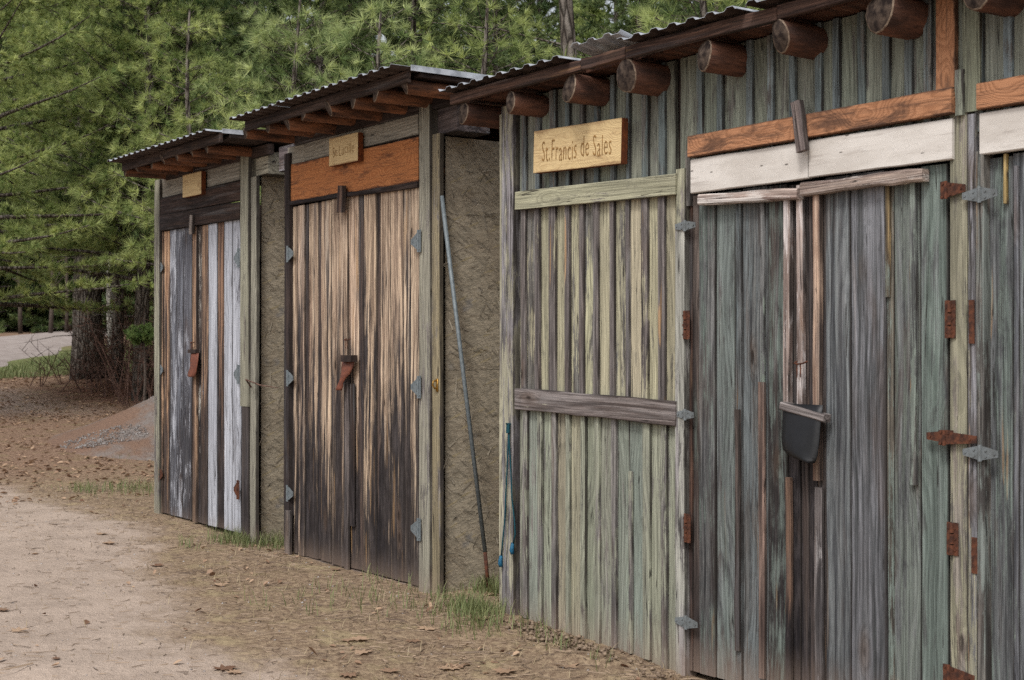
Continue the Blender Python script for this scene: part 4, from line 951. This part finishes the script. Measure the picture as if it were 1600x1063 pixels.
pine(500, 24.0, 9.1, 3.6, 26, 'dark pine deep behind the middle shed roof', 2.0, 22, .17, .018, NEEDLE3, .12, 1.0, 8.2)
pine(640, 26.0, 9.6, 3.8, 27, 'dark pine behind the right end of the middle roof', 2.0, 20, .17, .020, NEEDLE3, .12, 1.0, 8.6)
pine(770, 31.0, 10.8, 3.8, 28, 'dark pine far behind the bare grey trunk', 2.0, 18, .19, .024, NEEDLE3, .12, .75, 9)
pine(1000, 24.0, 9.1, 3.6, 29, 'dark pine far behind the bent roof sheet', 2.0, 20, .17, .02, NEEDLE3, .12, .95, 8)
pine(1130, 20.0, 8.1, 3.4, 30, 'dark pine behind the top right roof edge', 2.0, 20, .16, .018, NEEDLE3, .12, .95, 8)
pine(255, 33.0, 11.3, 3.8, 34, 'dark pine filling the gap behind the smallest shed', 2.9, 20, .19, .024, NEEDLE3, .14, .95, 10)
pine(180, 36.0, 12.1, 3.8, 31, 'dark pine far behind the slim straight trunk', 3.6, 20, .2, .026, NEEDLE3, .14, .9, 10)
# beyond the road
for i, (px, Z, lab) in enumerate(((-120, 66, 'pine across the road, outside the left edge'), (-20, 64, 'pine across the road at the left edge of the view'), (45, 68, 'pine across the road over the end of the grass bank'), (110, 66, 'pine across the road behind the thickest trunk'), (170, 70, 'pine across the road behind the birches'), (230, 64, 'pine across the road behind the slim trunks'),
                                  (310, 50, 'far pine behind the smallest shed'), (400, 46, 'far pine behind the gap of the two smaller sheds'), (500, 44, 'far pine behind the middle shed'), (610, 46, 'far pine behind the right end of the middle shed'), (710, 44, 'far pine behind the large shed roof corner'), (840, 48, 'far pine behind the large shed'), (960, 42, 'far pine behind the bent sheet'), (1070, 38, 'far pine behind the right part of the large shed'), (1190, 36, 'far pine behind the top right corner'))):
    pine(px, Z, 3.5+.25*Z+(i % 3), 4.6, 60+i, lab, .3 if i < 6 else 2.0, 18, .30, .06, NEEDLE3 if i % 2 else NEEDLE, .16, .62, 13, whorl=.55)
rgf = np.random.default_rng(77); nf = 11000; fpx = rgf.uniform(-350, 1350, nf); fZ = rgf.uniform(72, 98, nf)
FP = np.array([tuple(atdepth(a, 547, b)) for a, b in zip(fpx, fZ)]); FP[:, 2] = gh(FP[:, 0], FP[:, 1])+26*rgf.random(nf)**1.3*(.75+.25*np.sin(fpx*.05))
V, t = needles(FP, rgf.normal(size=(nf, 3))+np.array([0, 0, .3]), 14, 1.1, .20, (.2, 1.4), rgf)
tag(put('far_wood', npmesh('far_wood', V, np.arange(len(V)), [NEEDLE3], t)), 'far mass of dark evergreen wood beyond the road', 'wood', kind='stuff')
# bare birches and saplings
def bare(px, Z, H, r_, seed, label, mat, cat='tree', name='birch_tree', nb=10):
    rr = random.Random(seed); b = atdepth(px, 547, Z); b.z = gz_at(b.x, b.y)
    o = put(name, None, b); tag(o, label, cat, 'bare slender trees in the wood')
    m = MB(); pts = [Vector((.10*math.sin(i*.8+seed)*i/8, .05*math.cos(i+seed), H*i/8-.1)) for i in range(9)]; m.tube(pts, [r_*(1-.09*i) for i in range(9)], 8)
    put('trunk', m.build('trunk', [mat], True), b, o)
    m = MB()
    for k in range(nb):
        u = rr.uniform(.25, .95); c = pts[int(u*8)]; az = rr.uniform(0, 6.28); L = rr.uniform(.6, 1.6)
        e = c+Vector((math.cos(az)*L, math.sin(az)*L, L*rr.uniform(.2, .9))); m.tube([c, c.lerp(e, .5)+Vector((0, 0, .05)), e], [r_*.3, r_*.2, .004], 4, 0, False)
    tag(put('branches', m.build('branches', [BRANCHM]), b, o), kind='stuff'); return o
bare(173, 38, 9, .10, 1, 'white birch right beside the thickest dark trunk', BIRCH); bare(181, 41, 9, .08, 2, 'thin white birch right of the slim dark trunk', BIRCH)
bare(191, 43, 9, .06, 3, 'thinnest white birch in the wood gap', BIRCH)
bare(80, 58, 8, .10, 4, 'leaning pale bare sapling beside the road', BRANCHM, name='bare_sapling'); bare(103, 60, 9, .09, 5, 'straight pale bare sapling beside the road', BRANCHM, name='bare_sapling'); bare(30, 60, 9, .10, 6, 'bare sapling at the far left roadside', BRANCHM, name='bare_sapling')
# brush
def brush(px, Z, H, n, seed, label, spread=.9):
    rr = random.Random(seed); b = atdepth(px, 547, Z); b.z = gz_at(b.x, b.y)
    o = put('bare_shrub', None, b); tag(o, label, 'shrub', 'leafless brush at the wood edge'); m = MB()
    for k in range(n):
        az = rr.uniform(0, 6.28); l = H*rr.uniform(.4, 1.1); c = Vector((rr.uniform(-.7, .7)*spread, rr.uniform(-.7, .7)*spread, -.05)); d = Vector((math.cos(az)*rr.uniform(.1, .8), math.sin(az)*rr.uniform(.1, .8), 1)).normalized()
        p1 = c+d*l*.5+Vector((rr.uniform(-.12, .12), rr.uniform(-.12, .12), 0)); p2 = c+d*l+Vector((rr.uniform(-.3, .3), rr.uniform(-.3, .3), -.1*l))
        m.tube([c, p1, p2], [.011, .008, .003], 4, 0, False)
        for q in range(4):
            t = rr.uniform(.25, .95); s = c.lerp(p1, t*2) if t < .5 else p1.lerp(p2, t*2-1); az2 = rr.uniform(0, 6.28); ll = rr.uniform(.15, .55)
            m.tube([s, s+Vector((math.cos(az2)*ll, math.sin(az2)*ll, rr.uniform(-.1, .7)*ll))], [.006, .003], 3, 0, False)
    put('stems', m.build('stems', [BRUSHM]), b, o); return o
brush(160, 25.5, 1.2, 10, 1, 'bare tangled shrub in front of the thickest trunk'); brush(212, 25, 1.7, 40, 2, 'dense bare brush left of the smallest shed', 1.0)
brush(235, 23.5, 2.0, 46, 3, 'bare brush touching the left post of the smallest shed', .9); brush(190, 30.5, 1.8, 30, 4, 'bare shrub behind the thickest trunk', 1.0); brush(105, 27, 1.1, 14, 5, 'thin bare shrub left of the thickest trunk')
brush(225, 29, 2.4, 50, 6, 'tall bare brush in the dark gap behind the shed', 1.3)
def leafbush(px, py, Z, r_, n, seed, label, mat):
    rg = np.random.default_rng(seed); b = atdepth(px, 547, Z); b.z = gz_at(b.x, b.y); top = atdepth(px, py, Z).z-b.z
    o = put('fir_sapling', None, b); tag(o, label, 'sapling')
    m = MB(); m.tube([(0, 0, -.05), (.03, .02, top*.5), (0, 0, top+r_*.9)], [.03, .022, .006], 6)
    P = []; A = []
    for k in range(n):
        a = rg.uniform(0, 6.28); q = r_*math.sqrt(rg.random()); z = top+rg.uniform(-.8, .8)*r_*(1.15-q/r_)
        e = np.array([math.cos(a)*q, math.sin(a)*q, z]); s = np.array([0, 0, z-q*.35]); m.tube([tuple(s), tuple(e)], [.008, .003], 3, 0, False)
        for t in np.linspace(.35, 1, 6): P.append(s+(e-s)*t); A.append((e-s)/max(.01, np.linalg.norm(e-s))+rg.normal(0, .35, 3))
    put('trunk', m.build('trunk', [BRANCHM]), b, o)
    V, t = needles(np.array(P), np.array(A), 16, .05, .012, (.4, 1.3), rg); put('crown', npmesh('crown', V, np.arange(len(V)), [mat], t), b, o); return o
leafbush(224, 522, 21, .28, 70, 3, 'bright green sapling tuft beside the left post of the smallest shed', BUSHG)

# ================================================================ gravel heap left of the first shed
hc = Vector((-21.1, 3.0, 0)); v = []; f = []; n1, n2 = 26, 48; hp = []
def heap_h(x, y):
    r_ = np.hypot(x, y)/2.15*(1+.16*bumps(x, y, 2.6, 27)); return 1.08*np.clip(1-r_, 0, 1)**1.15*(1+.12*bumps(x, y, 2.2, 21))+.035*bumps(x, y, 7, 22)*(r_ < .95)
for i in range(n1+1):
    for j in range(n2):
        r_ = 2.2*i/n1; a = 6.2832*j/n2; x, y = r_*math.cos(a), r_*math.sin(a); v.append((x, y, gz_at(hc.x+x, hc.y+y)+float(heap_h(np.array(x), np.array(y)))-(.05 if i == n1 else 0)))
for i in range(n1):
    for j in range(n2): a = i*n2+j; b = i*n2+(j+1) % n2; f.append((a, a+n2, b+n2, b))
mh = NT('heap_soil', .95, .1); Pq = mh.pos(); q1 = mh.noise(Pq, 1.1, 5.0, .65); q2 = mh.noise(Pq, 30, 4.0, .65)
cc = mh.mix(mh.ss(q1, .44, .60), lin(120, 97, 83), lin(120, 113, 109)); cc = mh.mix(mh.math('MULTIPLY', mh.ss(q2, .48, .66), .6), cc, lin(96, 78, 70)); mh.color(cc); mh.bump(q2, .9, .03)
gp = put('gravel_heap', None, (hc.x, hc.y, 0)); tag(gp, 'low heap of grey gravel and rusty soil left of the smallest shed', 'gravel heap')
put('mound', mesh('mound', v, f, [mh.mat], True), (hc.x, hc.y, 0), gp)
def pebbles(n, fn, smin, smax, seed):
    rg = np.random.default_rng(seed); base = np.array([[1, 0, 0], [-1, 0, 0], [0, 1, 0], [0, -1, 0], [0, 0, .7], [0, 0, -.7]], float)
    tri = np.array([[0, 2, 4], [2, 1, 4], [1, 3, 4], [3, 0, 4], [2, 0, 5], [1, 2, 5], [3, 1, 5], [0, 3, 5]])
    C = fn(rg, n); n = len(C); S = rg.uniform(smin, smax, (n, 1, 1))*rg.uniform(.6, 1.2, (n, 1, 3)); a = rg.uniform(0, 6.28, n)
    Bq = base[None]*S; ca, sa = np.cos(a)[:, None], np.sin(a)[:, None]
    V = np.stack([Bq[..., 0]*ca-Bq[..., 1]*sa, Bq[..., 0]*sa+Bq[..., 1]*ca, Bq[..., 2]], -1)+C[:, None]
    return V.reshape(-1, 3), (tri[None]+6*np.arange(n)[:, None, None]).reshape(-1, 3), np.repeat(rg.random(n), 8)
def heap_pts(rg, n):
    a = rg.uniform(0, 6.28, n); r_ = 2.05*np.sqrt(rg.random(n)); x, y = r_*np.cos(a), r_*np.sin(a); keep = (bumps(x, y, 1.9, 5) > -.02); x, y = x[keep], y[keep]
    return np.stack([x, y, gh(hc.x+x, hc.y+y)+heap_h(x, y)+.003], -1)
V, F, t = pebbles(12000, heap_pts, .007, .026, 2); tag(put('stones', npmesh('stones', V, F, [mat_foliage('dull_stone', lc(.10, .08, .07), lc(.27, .25, .24), 0)], t), (hc.x, hc.y, 0), gp), kind='stuff')

# ================================================================ litter, twigs, grass
def blades(pts, hgt, wid, seed, lean=.45):
    rg = np.random.default_rng(seed); n = len(pts); a = rg.uniform(0, 6.28, n); h = hgt*rg.uniform(.45, 1.15, n); l = lean*rg.uniform(.2, 1.2, n)*h
    d = np.stack([np.cos(a), np.sin(a), 0*a], -1); s = np.stack([-np.sin(a), np.cos(a), 0*a], -1)*wid/2; up = np.array([0, 0, 1.])
    p0 = pts; p1 = pts+d*(l*.35)[:, None]+up*(h*.6)[:, None]; p2 = pts+d*l[:, None]+up*h[:, None]
    V = np.stack([p0-s, p0+s, p1+s*.7, p1-s*.7, p2], 1).reshape(-1, 3)
    F = (np.array([[0, 1, 2], [0, 2, 3], [3, 2, 4]])[None]+5*np.arange(n)[:, None, None]).reshape(-1, 3)
    return V, F, np.repeat(np.clip(rg.normal(.5, .25, n), 0, 1), 3)
def clump_pts(spec, seed):
    rg = np.random.default_rng(seed); out = []
    for (x, y, sx, sy, n) in spec:
        p = np.stack([rg.normal(x, sx, n), rg.normal(y, sy, n)], -1); out.append(p)
    p = np.vstack(out); p = p[~((p[:, 1] > -.03) & (p[:, 0] > -15.5) & (p[:, 0] < -13.3)) & ~((p[:, 1] > -.05) & (p[:, 0] > -12.9) & (p[:, 0] < -10.67)) & ~((p[:, 1] > -.04) & (p[:, 0] > -10.02))]
    return np.column_stack([p, gh(p[:, 0], p[:, 1])-.004])
def gpt(px, py): q = onground(px, py); return q.x, q.y
spec = []
for (px, py, s, n) in ((135, 768, .16, 130), (185, 766, .3, 150), (225, 765, .2, 130), (380, 848, .12, 260), (350, 848, .12, 120), (425, 850, .16, 420), (440, 835, .15, 220), (293, 853, .05, 25), (740, 955, .11, 420), (765, 925, .10, 260), (755, 975, .10, 120), (800, 955, .06, 130), (815, 950, .05, 90), (720, 985, .12, 60), (830, 985, .1, 40),
                       (595, 905, .08, 40), (650, 920, .08, 40), (700, 960, .1, 40), (690, 935, .05, 30), (870, 1010, .08, 26), (930, 1030, .06, 14), (585, 930, .25, 40), (640, 950, .25, 50), (1010, 1000, .02, 8), (200, 715, .3, 50), (450, 950, .2, 30), (540, 930, .2, 30)):
    x, y = gpt(px, py); spec.append((x, y, s, s*.6, n))
V, F, t = blades(clump_pts(spec, 3), .115, .005, 4, .8); tag(put('grass', npmesh('grass', V, F, [GRASS], t), (0, 0, 0)), 'thin green grass tufts along the foot of the sheds', 'grass', kind='stuff')
rg = np.random.default_rng(5)
def scatter(n, x0, x1, y0, y1, dens):
    p = np.column_stack([rg.uniform(x0, x1, n), rg.uniform(y0, y1, n)]); k = rg.random(n) < dens(p[:, 0], p[:, 1]); p = p[k]
    s1_ = (p[:, 1] > -.01) & (p[:, 0] > -15.55) & (p[:, 0] < -3.8) & ~((p[:, 0] > -13.25) & (p[:, 0] < -12.85)) & ~((p[:, 0] > -10.66) & (p[:, 0] < -10.03)); p = p[~s1_]
    return np.column_stack([p, gh(p[:, 0], p[:, 1])])
def litd(x, y):
    thr = np.interp(x, [-15, -9.8], [-.62, -1.85]); e = y-thr+.55*bumps(x, y, 2.0, 31)
    c = np.clip(.5+.9*bumps(x, y, 4.5, 32), .06, 1); return np.clip(.06+np.clip(e+.2, 0, 1)*c, 0, 1)
P = scatter(9000, -18, -5, -4.2, .9, lambda x, y: litd(x, y)*.8); V, F, t = blades(P, .055, .004, 6, 1.6); tag(put('dry_grass', npmesh('dry_grass', V, F, [DRYGRASS], t)), 'short dry straw and dead grass on the dirt', 'grass', kind='stuff')
# far grassy bank before the road
P = scatter(42000, -50, -33, 2, 14, lambda x, y: np.clip(.65+.8*bumps(x, y, 1.2, 40), .15, 1))
P = P[((P[:, 0]+37.2)*.43+(P[:, 1]-4.56)*.903 > .15) & (P[:, 0] < -33.2+.4*bumps(P[:, 1], P[:, 0], 2, 9))]
V, F, t = blades(P, .17, .022, 8); tag(put('bank_grass', npmesh('bank_grass', V, F, [GRASS], t)), 'green grass bank below the far road', 'grass', kind='stuff')
def leaves(P, size, seed, flat=.35):
    rg = np.random.default_rng(seed); n = len(P); s = size*rg.uniform(.5, 1.2, n); a = rg.uniform(0, 6.28, n); tl = rg.normal(0, flat, (n, 2)); cu = rg.uniform(.05, .5, n)
    base = np.array([[-1, 0, 0], [-.35, -.55, 1], [.45, -.5, 1], [1, 0, .3], [.4, .55, 1], [-.4, .5, 1], [0, 0, 0]], float)
    B = np.repeat(base[None], n, 0); B[..., 2] *= cu[:, None]; B[..., 2] += B[..., 0]*tl[:, :1]+B[..., 1]*tl[:, 1:]; B[..., 2] -= B[..., 2].min(1, keepdims=True)
    B[..., :2] *= rg.uniform(.8, 1.15, (n, 7, 2)); B *= s[:, None, None]/2; ca, sa = np.cos(a)[:, None], np.sin(a)[:, None]
    V = np.stack([B[..., 0]*ca-B[..., 1]*sa, B[..., 0]*sa+B[..., 1]*ca, B[..., 2]+.003], -1)+P[:, None]
    F = (np.array([[6, 0, 1], [6, 1, 2], [6, 2, 3], [6, 3, 4], [6, 4, 5], [6, 5, 0]])[None]+7*np.arange(n)[:, None, None]).reshape(-1, 3)
    return V.reshape(-1, 3), F, np.repeat(rg.random(n), 6)
Pn = scatter(2600, -17, -5, -4.2, .9, lambda x, y: litd(x, y)**1.3*.75+.02); V, F, t = leaves(Pn, .045, 9)
Pf = scatter(26000, -36, -16.5, -6, 8, lambda x, y: np.clip(.55+.9*bumps(x, y, 1.4, 41), .1, 1)); V2, F2, t2 = leaves(Pf, .07, 10, .2)
tag(put('leaf_litter', npmesh('leaf_litter', np.vstack([V, V2]), np.vstack([F, F2+len(V)]), [LEAFM], np.concatenate([t, .2+t2*.7]))), 'brown leaf litter scattered over the dirt', 'leaf litter', kind='stuff')
def twigs(P, ln, wd, seed):
    rg = np.random.default_rng(seed); n = len(P); a = rg.uniform(0, 6.28, n); l = ln*rg.uniform(.3, 1.2, n); d = np.stack([np.cos(a)*l, np.sin(a)*l, rg.uniform(-.02, .12, n)*l], -1); s = np.stack([-np.sin(a), np.cos(a), 0*a], -1)*wd/2; up = np.array([0, 0, wd])
    b = P+np.array([0, 0, .003]); k = d*.5+s*rg.normal(0, 6, (n, 1))
    V = np.stack([b-s, b+s, b+up, b+k-s, b+k+s, b+k+up, b+d], 1).reshape(-1, 3)
    F = (np.array([[0, 3, 5], [0, 5, 2], [1, 2, 5], [1, 5, 4], [3, 6, 5], [5, 6, 4]])[None]+7*np.arange(n)[:, None, None]).reshape(-1, 3); return V, F, np.repeat(rg.random(n), 6)
P1 = scatter(42000, -18, -5, -4.4, .9, lambda x, y: litd(x, y)*.9+.03); V, F, t = twigs(P1, .085, .0034, 12)
P2 = scatter(500, -18, -5, -4.4, .5, lambda x, y: litd(x, y)*.5+.1); V2, F2, t2 = twigs(P2, .22, .007, 13)
tag(put('needle_litter', npmesh('needle_litter', np.vstack([V, V2]), np.vstack([F, F2+len(V)]), [STICK], np.concatenate([t, t2]))), 'fallen pine needles and twigs on the dirt', 'needle litter', kind='stuff')
V, F, t = pebbles(2600, lambda r_, n: (lambda q: q)(scatter(n, -18, -5, -4.4, -.02, lambda x, y: .5+0*x)), .003, .011, 14); tag(put('grit', npmesh('grit', V, F, [PEBBLE], t)), 'small grit and pebbles on the sandy dirt', 'grit', kind='stuff')
def clod_pts(r_, n):
    out = []
    for (px, py, sx, sy, k) in ((905, 985, .12, .05, 90), (960, 990, .16, .08, 150), (1000, 1005, .08, .05, 50), (865, 985, .08, .05, 24), (1040, 1040, .12, .06, 20), (840, 972, .1, .06, 14)):
        q = onground(px, py); out.append(np.column_stack([r_.normal(q.x, sx, k), r_.normal(min(q.y, -.16), sy, k)]))
    p = np.vstack(out); p = p[p[:, 1] < -.03]; return np.column_stack([p, gh(p[:, 0], p[:, 1])+r_.uniform(0, .02, len(p))])
SOIL = mat_foliage('soil_clod', lc(0.13, 0.09, 0.062), lc(0.25, 0.185, 0.13), 0.0)
V, F, t = pebbles(0, clod_pts, .005, .022, 15); tag(put('soil_clods', npmesh('soil_clods', V, F, [SOIL], t)), 'crumbly loose soil at the foot of the green boards', 'soil', kind='stuff')
# single larger dead leaves
lobes = [(0, -.55), (.10, -.2), (.42, -.30), (.34, -.05), (.58, .12), (.28, .20), (.30, .46), (.10, .36), (0, .62), (-.10, .36), (-.30, .46), (-.28, .20), (-.58, .12), (-.34, -.05), (-.42, -.30), (-.10, -.2)]
def big_leaf(px, py, size, seed, tone, label):
    rr = random.Random(seed); p = onground(px, py); a = rr.uniform(0, 6.28); cu = rr.uniform(.05, .4); v = [(0, 0, .0)]; 
    for (x, y) in lobes:
        r2 = x*x+y*y; v.append((x, y, cu*(x*x*.9+.3*y*y)+rr.uniform(-.03, .05)))
    v = [(size*(x*math.cos(a)-y*math.sin(a)), size*(x*math.sin(a)+y*math.cos(a)), size*z+.006) for (x, y, z) in v]
    n = len(lobes); F = [(0, 1+i, 1+(i+1) % n) for i in range(n)]
    me = npmesh('fallen_leaf', v, F, [LEAFM], [tone+rr.uniform(-.06, .06) for _ in F]); o = put('fallen_leaf', me, p); tag(o, label, 'leaf', 'large dead leaves on the dirt'); return o
for i, (px, py, sz, tn, lab) in enumerate(((160, 835, .10, .75, 'pale dead leaf on the sand, farther of the two below the left shed'), (172, 850, .11, .7, 'pinkish dead leaf on the sand, nearer of the two below the left shed'), (28, 986, .11, .95, 'pale flat leaf at the left edge of the sandy track'),
        (5, 955, .08, .3, 'brown crumpled leaf at the very left edge of the sand'), (352, 1046, .12, .08, 'dark curled leaf at the bottom edge of the picture'), (367, 1052, .08, .8, 'pale leaf touching the dark curled leaf at the bottom'),
        (565, 1000, .11, .85, 'pale curled leaf, farther of a pair before the middle shed'), (567, 1020, .11, .9, 'pale curled leaf, nearer of a pair before the middle shed'), (543, 1002, .08, .6, 'reddish leaf left of the pale curled pair'), (645, 1003, .09, .35, 'red brown leaf right of the pale curled pair'), (668, 983, .11, .95, 'yellowish pale leaf in the grass before the pole'),
        (700, 1044, .12, .85, 'large pale maple leaf at the bottom between the sheds'), (715, 1042, .10, .45, 'orange brown leaf beside the large pale maple leaf'), (526, 891, .08, .45, 'orange leaf under the doors of the middle shed'), (752, 968, .10, .5, 'orange leaf leaning on the grass tuft below the pole'), (760, 915, .12, .9, 'large pale leaf at the foot of the pole'), (766, 930, .08, .98, 'whitish crumpled leaf right below the pole foot'),
        (428, 822, .2, .4, 'big orange brown leaf clump between the left and middle sheds'), (545, 1055, .10, .4, 'brown leaf near the bottom edge below the middle shed'), (610, 1050, .09, .5, 'tan brown leaf at the bottom below the doors'), (90, 1030, .05, .1, 'small dark leaf scrap low on the sandy track'), (345, 915, .11, .9, 'pale tan leaf lying flat in the needle litter'), (245, 885, .10, .1, 'dark curled leaf where the sand meets the litter'),
        (885, 1042, .12, .75, 'long tan leaf before the loose soil at the green shed'), (790, 1050, .12, .6, 'tan leaf at the bottom left of the green shed'), (820, 975, .1, .45, 'reddish leaf at the foot of the pale corner post'), (970, 1010, .1, .65, 'pinkish leaf on the loose soil at the green boards'), (930, 990, .09, .35, 'red brown leaf behind the loose soil at the boards'))):
    big_leaf(px, py, sz, 300+i, tn, lab)
# bare cane between sheds
m = MB(); q = Vector((x1r+.09, .03, 0)); m.tube([Vector((0, 0, 0)), Vector((.03, -.06, .06)), Vector((.2, -.02, .02)), Vector((.36, .06, .0))], [.007, .006, .005, .003], 5)
o = put('dead_cane', m.build('dead_cane', [BRUSHM]), (x1r-.02, -.03, FZ(398, 605))); tag(o, 'reddish dead cane poking out between the left and middle sheds', 'twig')
